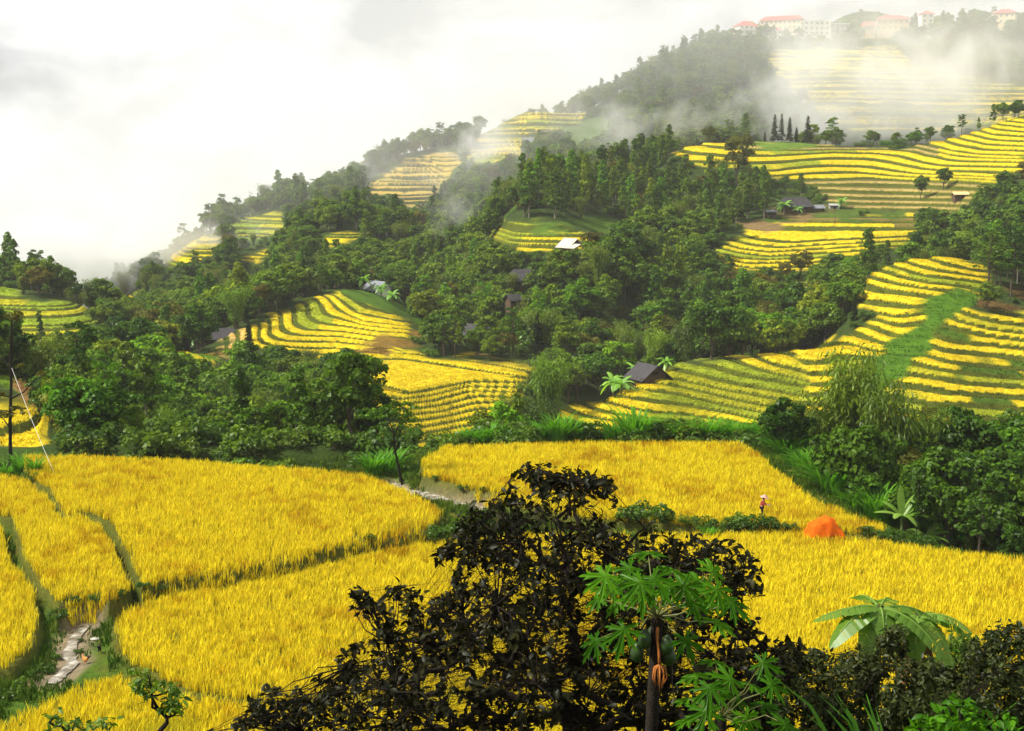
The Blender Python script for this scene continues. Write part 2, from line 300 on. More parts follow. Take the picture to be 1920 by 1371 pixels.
for poly, (d0, d1), c in PATCH:
    xs = [q[0] for q in poly]; ys = [q[1] for q in poly]
    m = (DG > d0) & (DG < d1) & (PX > min(xs) - 9) & (PX < max(xs) + 9) & (PY > min(ys) - 9) & (PY < max(ys) + 9)
    if not m.any(): continue
    px, py = proj(X[m], Y[m], Z0[m]); sd = sdist(px, py, poly) * DG[m] / F + fbm(X[m] / 8, Y[m] / 8, 62, 3) * 8
    w = sstep(-.4, 1.4, sd); c = np.array(c)
    COLR[m] = COLR[m] * (1 - w[:, None]) + c * (1 + .5 * fbm(X[m] / 5, Y[m] / 5, 8, 3))[:, None] * w[:, None]
    OPEN[m] = np.maximum(OPEN[m], w); TREAD[m] *= 1 - w

# ------------------------------------------------------------------ near rice fields: plots at their own levels
def plane_xy(px, py, z):
    d = ray(px, py); t = z / d[2]; return d[0] * t, d[1] * t
PLOTS = [  # name, level, outline on the photo (line of the plant feet)
 ('A', -23.5, [(40,862),(110,862),(300,868),(450,878),(600,888),(690,900),(760,925),(835,968),(800,1010),(690,1030),(560,1065),(420,1098),(300,1115),(262,1108),(240,1050),(205,985),(165,965),(120,975),(90,920),(50,900)]),
 ('A2', -23.7, [(-40,890),(50,905),(88,930),(120,978),(160,972),(200,1000),(232,1060),(252,1110),(205,1130),(110,1142),(70,1100),(40,1040),(20,975),(-40,960)]),
 ('E', -24.2, [(-60,985),(8,990),(25,1060),(68,1105),(78,1160),(66,1215),(20,1255),(-60,1290)]),
 ('C', -24.6, [(215,1165),(300,1128),(420,1112),(570,1080),(690,1048),(850,1020),(1000,1010),(1180,1008),(1220,1100),(1100,1240),(900,1300),(700,1310),(480,1320),(340,1300),(235,1245),(205,1205)]),
 ('G', -24.9, [(-60,1395),(60,1338),(150,1294),(232,1276),(330,1312),(480,1330),(700,1322),(900,1312),(1100,1252),(1225,1110),(1260,1060),(1500,1100),(1500,1420),(-60,1420)]),
 ('B', -23.9, [(785,868),(830,842),(1000,838),(1200,836),(1390,836),(1430,862),(1480,905),(1530,945),(1600,975),(1672,998),(1660,1006),(1500,1000),(1380,990),(1250,985),(1100,975),(960,950),(850,910),(790,895)]),
 ('D', -24.4, [(1190,1012),(1300,1008),(1450,1006),(1600,1018),(1750,1038),(1980,1062),(1980,1420),(1300,1420),(1240,1080)]),
]
near = (DG > 50) & (DG < 135)
x, y = X[near], Y[near]
edge_in = sstep(50, 58, y)
zn = np.full(x.shape, -24.75) + fbm(x / 6, y / 6, 3, 3) * .9
cn = np.empty((len(x), 3)); cn[:] = np.array([.050, .095, .010])
v = sstep(-.1, .2, fbm(x / 3, y / 3, 14, 3))[:, None]; cn = cn * (1 - v) + np.array([.10, .10, .015]) * v
inside = np.zeros(len(x)); PLOTXY = []; outd = np.full(len(x), 1e9)
for name, lev, poly in PLOTS:
    w = [plane_xy(px, py, lev) for px, py in poly]; PLOTXY.append((name, lev, w))
    sd = sdist(x, y, w); outd = np.minimum(outd, -sd); sd = sd + fbm(x / 2.2, y / 2.2, 9, 2) * .7
    k = sstep(-.25, .15, sd)
    zn = zn * (1 - k) + lev * k
    inside = np.maximum(inside, k)
    cn = cn * (1 - k[:, None]) + np.array([.085, .090, .014]) * k[:, None]
# stream bed and its water line
def line_d(x, y, pts):
    d = np.full(x.shape, 1e9)
    for (x1, y1), (x2, y2) in zip(pts[:-1], pts[1:]):
        dx, dy = x2 - x1, y2 - y1; t = np.clip(((x - x1) * dx + (y - y1) * dy) / (dx * dx + dy * dy), 0, 1)
        d = np.minimum(d, np.hypot(x - x1 - t * dx, y - y1 - t * dy))
    return d
STREAMS = [[(725,900),(760,913),(810,925),(850,936),(890,944),(935,950)], [(160,1160),(140,1185),(128,1215),(136,1232),(118,1250),(95,1270)]]
STREAMXY = [[plane_xy(px, py, -24.55) for px, py in s] for s in STREAMS]
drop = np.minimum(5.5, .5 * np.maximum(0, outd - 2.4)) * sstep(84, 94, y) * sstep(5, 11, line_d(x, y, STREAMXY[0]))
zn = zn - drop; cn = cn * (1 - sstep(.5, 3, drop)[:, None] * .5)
DROP = np.zeros(TT.shape); DROP[near] = drop
for s in STREAMXY:
    d = line_d(x, y, s); k = 1 - sstep(.5, 1.5, d)
    zn = zn * (1 - k) + -24.95 * k
    cn = cn * (1 - k[:, None]) + np.array([.20, .16, .10]) * k[:, None]
bl = edge_in * (1 - sstep(126, 134, y))
lateral = 1 - sstep(.50, .62, np.abs(x / y)); bl = bl * lateral
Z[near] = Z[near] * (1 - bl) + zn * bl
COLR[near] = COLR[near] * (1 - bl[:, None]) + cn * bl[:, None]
NEARIN = np.zeros(TT.shape); NEARIN[near] = inside
m = DG < 50; COLR[m] = np.array([.03, .055, .01])

def ground(x, y):
    x = np.atleast_1d(np.asarray(x, float)); y = np.atleast_1d(np.asarray(y, float))
    return bil(Z, TH, DD, x / y, y)
def samp(V, x, y): return bil(V, TH, DD, np.atleast_1d(x / y), np.atleast_1d(y))
def gz(x, y): return float(ground(x, y)[0])
def hit(px, py, dmin=2.0, dmax=1390):
    d = ray(px, py); D = DD[(DD >= dmin) & (DD <= dmax)]
    zr = d[2] / d[1] * D; zg = ground(d[0] / d[1] * D, D)
    i = np.argmax(zg >= zr)
    if zg[i] < zr[i]: return None
    return d[0] / d[1] * D[i], D[i], float(zg[i])

# ------------------------------------------------------------------ material helpers
def mat(name):
    m = bpy.data.materials.new(name); m.use_nodes = True; nt = m.node_tree; nt.nodes.clear()
    return m, nt, nt.nodes.new('ShaderNodeOutputMaterial')
def N(nt, t, **k):
    nd = nt.nodes.new(t)
    for a, b in k.items():
        if hasattr(nd, a): setattr(nd, a, b)
    return nd
def setin(nd, **k):
    for a, b in k.items(): nd.inputs[a.replace('_', ' ')].default_value = b
    return nd
def noise(nt, scale, detail=3, coord='Object', rough=.6):
    tc = N(nt, 'ShaderNodeTexCoord'); nz = N(nt, 'ShaderNodeTexNoise')
    nz.inputs['Scale'].default_value = scale; nz.inputs['Detail'].default_value = detail; nz.inputs['Roughness'].default_value = rough
    nt.links.new(tc.outputs[coord], nz.inputs['Vector']); return nz.outputs['Fac']
def ramp(nt, fac, stops):
    r = N(nt, 'ShaderNodeValToRGB'); e = r.color_ramp.elements
    while len(e) < len(stops): e.new(.5)
    for i, (p, c) in enumerate(stops):
        e[i].position = p; e[i].color = tuple(c) + (1,) if len(c) == 3 else c
    nt.links.new(fac, r.inputs['Fac']); return r.outputs['Color']
def mixc(nt, a, b, fac, mode='MIX'):
    m = N(nt, 'ShaderNodeMix', data_type='RGBA', blend_type=mode)
    for s, v in ((0, fac), (6, a), (7, b)):
        if hasattr(v, 'links') or hasattr(v, 'is_output'): nt.links.new(v, m.inputs[s])
        else: m.inputs[s].default_value = v if s == 0 else tuple(v) + ((1,) if len(v) == 3 else ())
    return m.outputs[2]
def attr(nt, name):
    a = N(nt, 'ShaderNodeAttribute'); a.attribute_name = name; return a
def plain(name, c, rough=.7, var=.25, scale=3.0, spec=.3, bump=0.0, metal=0.0):
    m, nt, out = mat(name); b = N(nt, 'ShaderNodeBsdfPrincipled')
    f = noise(nt, scale, 4); c = np.array(c)
    col = ramp(nt, f, [(.25, tuple(c * (1 - var))), (.75, tuple(np.minimum(c * (1 + var), 1)))])
    nt.links.new(col, b.inputs['Base Color']); setin(b, Roughness=rough, Metallic=metal); b.inputs['Specular IOR Level'].default_value = spec
    if bump:
        bp = N(nt, 'ShaderNodeBump'); setin(bp, Strength=bump, Distance=.05); nt.links.new(noise(nt, scale * 6, 3), bp.inputs['Height']); nt.links.new(bp.outputs[0], b.inputs['Normal'])
    nt.links.new(b.outputs[0], out.inputs[0]); return m
def leafmat(name, c, c2=None, rnd=.35, transl=.35, gloss=.06, attrname='tint', rough=.45):
    """leaf: colour varies from leaf to leaf (tint) and from plant to plant (object random)"""
    m, nt, out = mat(name); c = np.array(c); c2 = np.array(c2) if c2 is not None else c * np.array([1.5, 1.35, 1.1])
    at = attr(nt, attrname); oi = N(nt, 'ShaderNodeObjectInfo')
    col = ramp(nt, at.outputs['Fac'], [(0, tuple(c)), (1, tuple(c2))])
    r2 = ramp(nt, oi.outputs['Random'], [(0, (1 - rnd, 1 - rnd * .7, 1 - rnd * .4)), (.5, (1, 1, 1)), (.75, (1 + rnd * .9, 1 + rnd * .45, .9)), (1, (1 + rnd * 0.2, 1 + rnd * .5, 1))])
    col = mixc(nt, col, r2, 1.0, 'MULTIPLY')
    d = N(nt, 'ShaderNodeBsdfDiffuse'); t = N(nt, 'ShaderNodeBsdfTranslucent'); gl = N(nt, 'ShaderNodeBsdfGlossy'); gl.inputs['Roughness'].default_value = rough
    nt.links.new(col, d.inputs['Color']); tc = mixc(nt, col, (1.25, 1.3, .5), 1.0, 'MULTIPLY'); nt.links.new(tc, t.inputs['Color'])
    ms = N(nt, 'ShaderNodeMixShader'); ms.inputs[0].default_value = transl; nt.links.new(d.outputs[0], ms.inputs[1]); nt.links.new(t.outputs[0], ms.inputs[2])
    m2 = N(nt, 'ShaderNodeMixShader'); m2.inputs[0].default_value = gloss; nt.links.new(ms.outputs[0], m2.inputs[1]); nt.links.new(gl.outputs[0], m2.inputs[2])
    gl.inputs['Color'].default_value = (.75, .8, .7, 1)
    nt.links.new(m2.outputs[0], out.inputs[0]); return m

# ------------------------------------------------------------------ object helpers
def mesh_np(name, V, Fq, nside, m=None, attrs=None, smooth=False):
    me = bpy.data.meshes.new(name); V = np.ascontiguousarray(V, np.float32); Fq = np.ascontiguousarray(Fq, np.int32)
    nf = len(Fq)
    me.vertices.add(len(V)); me.vertices.foreach_set('co', V.ravel())
    me.loops.add(nf * nside); me.loops.foreach_set('vertex_index', Fq.ravel())
    me.polygons.add(nf); me.polygons.foreach_set('loop_start', np.arange(0, nf * nside, nside, dtype=np.int32)); me.polygons.foreach_set('loop_total', np.full(nf, nside, np.int32))
    if smooth: me.polygons.foreach_set('use_smooth', np.ones(nf, bool))
    for an, (dom, typ, val) in (attrs or {}).items():
        at = me.attributes.new(an, typ, dom)
        at.data.foreach_set('color' if 'COLOR' in typ else 'value', np.ascontiguousarray(val, np.float32).ravel())
    me.update(calc_edges=True)
    if m: me.materials.append(m)
    return me
def link(name, me, parent=None, loc=None):
    o = bpy.data.objects.new(name, me); COL.objects.link(o)
    if parent is not None: o.parent = parent
    if loc is not None: o.location = loc
    return o
def tag(o, label=None, cat=None, group=None, kind=None):
    if label: o['label'] = label
    if cat: o['category'] = cat
    if group: o['group'] = group
    if kind: o['kind'] = kind
    return o
def thing(name, label, cat, loc=(0, 0, 0), rz=0.0, group=None, scale=1.0):
    o = bpy.data.objects.new(name, None); COL.objects.link(o); o.empty_display_size = .2
    o.location = loc; o.rotation_euler = (0, 0, rz); o.scale = (scale,) * 3
    return tag(o, label, cat, group)

# ------------------------------------------------------------------ terrain mesh
nr, nc = TT.shape
idx = np.arange(nr * nc).reshape(nr, nc)
quads = np.stack([idx[:-1, :-1], idx[:-1, 1:], idx[1:, 1:], idx[1:, :-1]], -1).reshape(-1, 4)
m_t, nt, out = mat('terrain'); b = N(nt, 'ShaderNodeBsdfPrincipled'); setin(b, Roughness=.95); b.inputs['Specular IOR Level'].default_value = .05
at = attr(nt, 'cover')
n1 = ramp(nt, noise(nt, .55, 6), [(.2, (.55, .55, .6)), (.5, (1, 1, 1)), (.8, (1.5, 1.4, 1.2))])
n2 = ramp(nt, noise(nt, 3.5, 4), [(.25, (.6, .6, .6)), (.75, (1.35, 1.35, 1.3))])
c = mixc(nt, mixc(nt, at.outputs['Color'], n1, .8, 'MULTIPLY'), n2, .8, 'MULTIPLY'); nt.links.new(c, b.inputs['Base Color'])
bp = N(nt, 'ShaderNodeBump'); setin(bp, Strength=.9, Distance=.35); nt.links.new(noise(nt, 2.2, 6), bp.inputs['Height']); nt.links.new(bp.outputs[0], b.inputs['Normal'])
nt.links.new(b.outputs[0], out.inputs[0])
me = mesh_np('terrain', np.stack([X, Y, Z], -1).reshape(-1, 3), quads, 4, m_t, {'cover': ('POINT', 'FLOAT_COLOR', np.concatenate([np.clip(COLR, 0, 1), np.ones(TT.shape + (1,))], -1).reshape(-1, 4))}, smooth=True)
tag(link('terrain', me), kind='structure')
SUN_E, SUN_ANG, SKYK, CLO, CHI, HAZE, EXPO = 5.0, 2, .06, .48, .71, .00009, 0.56
# ------------------------------------------------------------------ plant building blocks
def unit(v): return v / (np.linalg.norm(v, axis=-1, keepdims=True) + 1e-9)
def leaves(c, nrm, L, Wd, rng, droop=.25, dirn=None):
    """folded diamond leaves at c, facing nrm; returns verts, quads"""
    n = len(c); L = np.broadcast_to(L, (n,))[:, None]; Wd = np.broadcast_to(Wd, (n,))[:, None]
    r = rng.normal(size=(n, 3)) if dirn is None else dirn
    a = unit(r - (r * nrm).sum(-1, keepdims=True) * nrm); b = np.cross(nrm, a)
    v = np.stack([c - a * L * .5, c + b * Wd * .5 + nrm * Wd * .12, c + a * L * .5 - nrm * L * droop, c - b * Wd * .5 + nrm * Wd * .12], 1)
    return v.reshape(-1, 3), np.arange(4 * n).reshape(-1, 4)
def tube(pts, rad, ns=6):
    pts = np.array(pts, float); rad = np.broadcast_to(rad, (len(pts),)); V = []; Fq = []
    for i, p in enumerate(pts):
        t = pts[min(i + 1, len(pts) - 1)] - pts[max(i - 1, 0)]; t = t / (np.linalg.norm(t) + 1e-9)
        u = np.cross(t, [0.31, .95, .05] if abs(t[1]) < .9 else [1, 0, 0]); u /= np.linalg.norm(u); w_ = np.cross(t, u)
        for k in range(ns):
            a = 2 * math.pi * k / ns; V.append(p + rad[i] * (u * math.cos(a) + w_ * math.sin(a)))
    for i in range(len(pts) - 1):
        for k in range(ns):
            Fq.append((i * ns + k, i * ns + (k + 1) % ns, (i + 1) * ns + (k + 1) % ns, (i + 1) * ns + k))
    Fq.append(tuple([(len(pts) - 1) * ns + k for k in (0, 1, 2, 3)]))
    return np.array(V), np.array(Fq)
def join(parts):
    V = []; Fq = []; o = 0
    for v, f in parts: V.append(v); Fq.append(f + o); o += len(v)
    return np.concatenate(V), np.concatenate(Fq)
def bend(p0, p1, rng, k=4, j=.08):
    p0 = np.array(p0, float); p1 = np.array(p1, float); L = np.linalg.norm(p1 - p0)
    return [p0 + (p1 - p0) * t + rng.normal(size=3) * L * j * math.sin(math.pi * t) for t in np.linspace(0, 1, k)]
def clump_leaves(cl, per, size, rng, upb=.35, flat=.75, tall=1.9, droop=.25):
    """cl: (x,y,z,r) clumps; leaves lie on and in each clump, mostly on its outer upper side"""
    cs = []; ns = []; tt = []; 
    for (x, y, z, r) in cl:
        k = max(6, int(per * r * r)); d = unit(rng.normal(size=(k, 3))); d[:, 2] = np.where(d[:, 2] < -.35, -d[:, 2], d[:, 2])
        rr = r * (1 - .45 * rng.random((k, 1)) ** 1.6)
        cs.append(np.array([x, y, z]) + d * rr * np.array([1, 1, flat])); ns.append(unit(d + np.array([0, 0, upb]) + rng.normal(size=(k, 3)) * .45))
        tt.append(np.clip(rng.random(k) * .55 + rng.random() * .45, 0, 1))
    c = np.concatenate(cs); nm = np.concatenate(ns); t = np.concatenate(tt); n = len(c)
    s = size * (.65 + .7 * rng.random(n))
    v, f = leaves(c, nm, s * tall / 1.4, s, rng, droop)
    return v, f, t
bark = plain('bark', (.085, .065, .045), .9, .4, 6, .1, .4)
bark_pale = plain('pale_bark', (.22, .19, .15), .9, .35, 5, .1, .4)
LEAF = {}
def leaf_for(key):
    return LEAF[key]
LEAF['tree'] = leafmat('tree_leaves', (.018, .048, .004), (.165, .270, .014), .45, .30, gloss=.012)
LEAF['conifer'] = leafmat('conifer_needles', (.014, .032, .010), (.032, .060, .016), .25, .15, gloss=.008)
LEAF['bamboo'] = leafmat('bamboo_leaves', (.075, .115, .008), (.17, .22, .016), .25, gloss=.02)
LEAF['banana'] = leafmat('banana_leaves', (.085, .17, .025), (.20, .31, .07), .25, .4, .05, rough=.4)
LEAF['shrub'] = leafmat('shrub_leaves', (.035, .085, .006), (.12, .20, .015), .35, gloss=.02)
LEAF['brown'] = leafmat('russet_leaves', (.065, .064, .010), (.150, .135, .018), .25, gloss=.008)
# the object's own colour shifts a plant's leaves (palette below)
for m in LEAF.values():
    nt = m.node_tree; oi = [n for n in nt.nodes if n.type == 'OBJECT_INFO'][0]
    mx = [n for n in nt.nodes if n.type == 'MIX' and n.blend_type == 'MULTIPLY'][0]
    tgt = [l.to_socket for l in mx.outputs[2].links]
    col = mixc(nt, mx.outputs[2], oi.outputs['Color'], 1.0, 'MULTIPLY')
    for t in tgt:
        nt.links.new(col, t)
PALETTE = {'dark green': (.55, .68, .70, 1), 'mid green': (.92, 1.06, .95, 1), 'fresh green': (1.2, 1.5, .9, 1), 'yellowish green': (1.7, 1.35, .8, 1), 'olive brown': (1.45, 1.08, .85, 1), 'grey green': (.85, .95, 1.2, 1)}
PNAMES = list(PALETTE); PW = (.30, .28, .22, .10, .03, .07)

PROTO = {}                              # kind -> list of (crown mesh, trunk mesh, height)
def reg(kind, V, Fq, t, tv_, tf, H, leaf, bk=None):
    i = len(PROTO.setdefault(kind, []))
    cm = mesh_np(kind + '_crown', V, Fq, 4, LEAF[leaf], {'tint': ('FACE', 'FLOAT', t)})
    tm = mesh_np(kind + '_trunk', tv_, tf, 4, bk or bark, smooth=True)
    PROTO[kind].append((cm, tm, H))
def mk_broad(seed, H=10, R=3.3, nb=40, per=38, size=.46, low=.32, leaf='tree', kind='broadleaf_tree', egg=1.0):
    r = np.random.default_rng(seed); cl = []; parts = []
    lean = r.normal(size=2) * .35
    zc = H * (low + 1) / 2; hz = H * (1 - low) / 2
    lob = r.random(7) * 6.28
    for i in range(nb):
        d = unit(r.normal(size=3)); k = (.35 + .65 * r.random() ** .5)
        az = math.atan2(d[1], d[0]); sh = 1 + .22 * math.sin(2 * az + lob[0]) + .16 * math.sin(3 * az + lob[1])
        up = d[2] * k
        wr = R * sh * (1 - .30 * max(up, 0) * egg) * k
        cl.append((d[0] * wr + lean[0], d[1] * wr + lean[1], zc + up * hz * .88, R * (.24 + .20 * r.random())))
    th = H * low + hz * .5
    tp = bend((0, 0, -.8), (lean[0], lean[1], th), r, 5, .04); parts.append(tube(tp, np.linspace(.024 * H, .010 * H, 5)))
    for c in cl[::3]:
        s = tp[2 + r.integers(0, 3)]
        parts.append(tube(bend(s, c[:3], r, 4, .1), np.linspace(.0075 * H, .002 * H, 4), 4))
    v, f, t = clump_leaves(cl, per, size, r)
    reg(kind, v, f, t, *join(parts), H, leaf)
for s in range(6): mk_broad(100 + s, H=[9, 10, 8, 11, 9.5, 10.5][s], R=[3.4, 3.0, 3.7, 3.2, 2.6, 4.0][s], nb=[42, 40, 46, 46, 34, 50][s], low=[.25, .33, .2, .36, .3, .38][s])
def mk_slender(seed, H=13, R=1.9):
    r = np.random.default_rng(seed); cl = []
    for i in range(46):
        u = r.random(); z = H * (.26 + .72 * u); a = r.random() * 6.28; rr = R * (1 - .75 * u ** 2.2) * (.3 + .7 * r.random())
        cl.append((math.cos(a) * rr, math.sin(a) * rr, z, .55 + .55 * r.random() * (1 - .4 * u)))
    tp = bend((0, 0, -.8), (r.normal() * .3, r.normal() * .3, H * .93), r, 6, .015); parts = [tube(tp, np.linspace(.17, .035, 6))]
    for c in cl[::3]: parts.append(tube([(0, 0, c[2] - .9), c[:3]], [.035, .012], 4))
    v, f, t = clump_leaves(cl, 52, .42, r, .3, .9); reg('slender_tree', v, f, t, *join(parts), H, 'tree', bark_pale)
for s in range(3): mk_slender(200 + s, [13, 12, 14][s], [1.9, 2.2, 1.7][s])
def mk_conifer(seed, H=12, R=2.0):
    r = np.random.default_rng(seed); C = []; Nn = []; Dr = []; parts = [tube(bend((0, 0, -.6), (0, 0, H), r, 5, .005), np.linspace(.16, .02, 5))]
    nl = 22
    for i in range(nl):
        u = i / nl; z = H * (.10 + .88 * u); rad = R * (1 - u) ** .85 * (.75 + .4 * r.random()) + .12
        for b_ in range(7):
            a = r.random() * 6.28; d = np.array([math.cos(a), math.sin(a), -.22 - .2 * r.random()])
            parts.append(tube([(0, 0, z), np.array([0, 0, z]) + d * rad], [.02, .008], 4))
            for q in np.linspace(.2, 1, max(3, int(rad * 7))):
                for s in (-1, 1, 0):
                    C.append(np.array([0, 0, z]) + d * rad * q + r.normal(size=3) * .07); Nn.append(unit(np.array([r.normal() * .4, r.normal() * .4, 1]))); Dr.append(d + np.cross(d, [0, 0, 1]) * s * .9 + np.array([0, 0, -.15]))
    C, Nn, Dr = map(np.array, (C, Nn, Dr)); v, f = leaves(C, Nn, .62, .2, r, .1, Dr)
    reg('conifer', v, f, r.random(len(C)), *join(parts), H, 'conifer')
mk_conifer(300); mk_conifer(301, 10, 1.7); mk_conifer(302, 13, 1.6)
def mk_bamboo(seed, H=13, n=26, R=2.6):
    r = np.random.default_rng(seed); C = []; Nn = []; Dr = []; parts = []
    for i in range(n):
        a = r.random() * 6.28; h = H * (.7 + .3 * r.random()); o = R * (.4 + .6 * r.random()); b0 = np.array([math.cos(a), math.sin(a), 0]) * r.random() * .8
        pts = [b0 + np.array([math.cos(a) * o * t ** 2.4, math.sin(a) * o * t ** 2.4, h * (t - .16 * t ** 5) - .5]) for t in np.linspace(0, 1, 8)]
        parts.append(tube(pts, np.linspace(.06, .012, 8), 4))
        for t in np.linspace(.28, 1, 30):
            p = np.array([np.interp(t, np.linspace(0, 1, 8), [q[k] for q in pts]) for k in range(3)])
            for q in range(5):
                e = r.normal(size=3) * np.array([.62, .62, .4]); C.append(p + e * (.5 + .7 * t)); Nn.append(unit(r.normal(size=3) * .6 + np.array([0, 0, .8]) + e * .6)); Dr.append(e + np.array([0, 0, -.7]))
    C, Nn, Dr = map(np.array, (C, Nn, Dr)); v, f = leaves(C, Nn, .62 + .2 * r.random(len(C)), .17, r, .3, Dr)
    reg('bamboo_clump', v, f, r.random(len(C)) * .7 + .3 * sstep(-1, 1, C[:, 0]), *join(parts), H * .84, 'bamboo')
mk_bamboo(400); mk_bamboo(401, 11, 24, 3.0); mk_bamboo(402, 14, 30, 3.2)
def mk_shrub(seed, H=2.4, R=1.8):
    r = np.random.default_rng(seed); cl = []; parts = []
    for i in range(18):
        a = r.random() * 6.28; q = R * r.random() ** .6; z = H * (.2 + .6 * r.random()) * (1 - .35 * q / R); cl.append((math.cos(a) * q, math.sin(a) * q, z, .42 + .3 * r.random()))
        if i % 3 == 0: parts.append(tube([(0, 0, -.3), cl[-1][:3]], [.04, .012], 4))
    v, f, t = clump_leaves(cl, 95, .24, r, .4, .9); reg('shrub', v, f, t, *join(parts), H, 'shrub')
for s in range(3): mk_shrub(500 + s, [2.4, 2.0, 2.9][s])
def banana_leaf(base, az, L, W, rise, sag, rng, n=9, tear=.5):
    """a long blade folded along its midrib and torn between the veins; returns verts, quads"""
    d = np.array([math.cos(az), math.sin(az), 0]); s = np.array([-d[1], d[0], 0]); V = []; Fq = []
    mid = []
    for i in range(n + 1):
        t = i / n; mid.append(base + d * L * (t * .92) + np.array([0, 0, 1]) * (rise * t - sag * t ** 2.2))
    tw = rng.normal() * .3
    for i in range(n):
        t0 = i / n; t1 = (i + 1) / n; gap = tear * .35 * rng.random() * (1 if rng.random() < .6 else 0)
        w0 = W * (math.sin(math.pi * min(1, (t0 * .93 + .06))) ** .55) * .5; w1 = W * (math.sin(math.pi * min(1, (t1 * .93 + .06))) ** .55) * .5 * (1 - gap * .3)
        m0, m1 = mid[i], mid[i] + (mid[i + 1] - mid[i]) * (1 - gap * .7)
        for sg in (-1, 1):
            fold = .12 + .28 * t0 + sg * tw * .4; dn = np.array([0, 0, -1.0])
            o = len(V); V += [m0, m0 + s * sg * w0 + dn * w0 * fold, m1 + s * sg * w1 + dn * w1 * (fold + gap * .5), m1]; Fq.append((o, o + 1, o + 2, o + 3) if sg > 0 else (o + 3, o + 2, o + 1, o))
    return np.array(V), np.array(Fq)
def mk_banana(seed, H=4.0, n=14, L=2.2, W=.62):
    r = np.random.default_rng(seed); parts = []; tr = []
    for st in range(1):
        b0 = np.array([r.normal() * 1.0, r.normal() * 1.0, 0]) * (1 if st else 0); h = H * (.34 + .14 * r.random()) * (1 if st == 0 else .75)
        tr.append(tube([b0 + (0, 0, -.3), b0 + (0, 0, h)], [.15, .08], 6))
        for i in range(n):
            az = i * 2.4 + r.random() * .6; up = .3 + 1.5 * (i / n); parts.append(banana_leaf(b0 + np.array([0, 0, h * .97]), az, L * (.75 + .4 * r.random()) * (1 if st == 0 else .8), W, L * up * .7, L * (.55 + .35 * r.random()), r, 7))
    v, f = join(parts); reg('banana_plant', v, f, np.repeat(r.random(len(f) // 14 + 1), 14)[:len(f)], *join(tr), H, 'banana', plain('banana_stem' if seed == 600 else 'banana_stem_dry', (.13, .13, .05), .8, .3, 4))
mk_banana(600); mk_banana(601, 3.4, 12, 1.9)
mk_broad(700, 10, 3.1, 38, 50, .36, .3, 'brown', 'russet_tree'); mk_broad(701, 9, 3.4, 40, 34, .36, .35, 'brown', 'russet_tree')
def mk_bare(seed, H=14):
    r = np.random.default_rng(seed); cl = []; parts = [tube(bend((0, 0, -.8), (.3, 0, H), r, 7, .012), np.linspace(.2, .04, 7))]
    for i in range(30):
        z = H * (.35 + .65 * r.random()); a = r.random() * 6.28; q = (.5 + 1.2 * r.random()) * (1.25 - z / H * .6); cl.append((math.cos(a) * q, math.sin(a) * q, z + q * .5, .4 + .3 * r.random()))
        parts.append(tube([(0, 0, z), cl[-1][:3]], [.05, .012], 4))
    v, f, t = clump_leaves(cl, 34, .3, r); reg('sparse_tree', v, f, t, *join(parts), H, 'brown', bark_pale)
mk_bare(800)
def mk_tall(seed, H=15, R=3.0):
    r = np.random.default_rng(seed); cl = []; parts = [tube(bend((0, 0, -.8), (.5, .2, H * .9), r, 7, .02), np.linspace(.24, .05, 7))]
    for i in range(34):
        z = H * (.42 + .56 * r.random()); a = r.random() * 6.28; q = R * (.25 + .75 * r.random()) * (1.15 - .6 * (z / H - .42)); cl.append((math.cos(a) * q, math.sin(a) * q, z, .55 + .6 * r.random()))
        if i % 2 == 0: parts.append(tube(bend((0, 0, z - q * .5), cl[-1][:3], r, 4, .08), np.linspace(.07, .015, 4), 4))
    v, f, t = clump_leaves(cl, 62, .32, r, .4, .6); reg('tall_tree', v, f, t, *join(parts), H, 'tree')
mk_tall(810); mk_tall(811, 13, 2.6)

# ------------------------------------------------------------------ where things stand, in words (for labels)
LANDMARK = [('white-roofed house', 1075, 478), ('big yellow valley terrace', 820, 720), ('farmhouse in the banana grove', 890, 612), ('grey gabled hut', 1215, 695), ('long dark roof', 985, 522),
  ('left spur terraces', 610, 620), ('conifer row', 1480, 240), ('wavy upper terraces', 1720, 320), ('ridge village', 1500, 60), ('cream villa', 1885, 35),
  ('grey-roofed ridge house', 1000, 268), ('straw-coloured ridge terraces', 775, 330), ('pale green ridge terraces', 480, 418), ('green far-left terraces', 90, 590), ('brown soil plot', 60, 745),
  ('thin bare tree', 20, 720), ('hut with one banana', 395, 630), ('yellow plot above the ravine', 345, 665), ('grey hut behind bananas', 705, 540), ('hut by the ploughed plot', 1490, 385), ('middle terrace curve', 1540, 440),
  ('round-topped right terraces', 1730, 520), ('steep right terraces', 1820, 680), ('feathery bamboo', 1030, 740), ('left end of near rice', 150, 850), ('back edge of near rice', 560, 860), ('stepped green rice', 1350, 730), ('misty village slope', 1300, 170), ('hump terraces', 1010, 440), ('pale green paddies', 1050, 606), ('village mist bank', 1640, 170), ('tall right-edge trunks', 1860, 500), ('dark central ravine', 1120, 690)]
def where(px, py):
    ds = sorted((math.hypot(px - a, (py - b) * 1.4), n, a, b) for n, a, b in LANDMARK); d, nm, a, b = ds[0]
    dx, dy = px - a, py - b
    if d < 28: rel = 'beside'
    elif abs(dx) > abs(dy) * 1.3: rel = 'left of' if dx < 0 else 'right of'
    else: rel = 'above' if dy < 0 else 'below'
    if 28 <= d and min(abs(dx), abs(dy)) > 30:
        rel = ('upper ' if dy < 0 else 'lower ') + ('left of' if dx < 0 else 'right of')
    return rel + ' the ' + nm
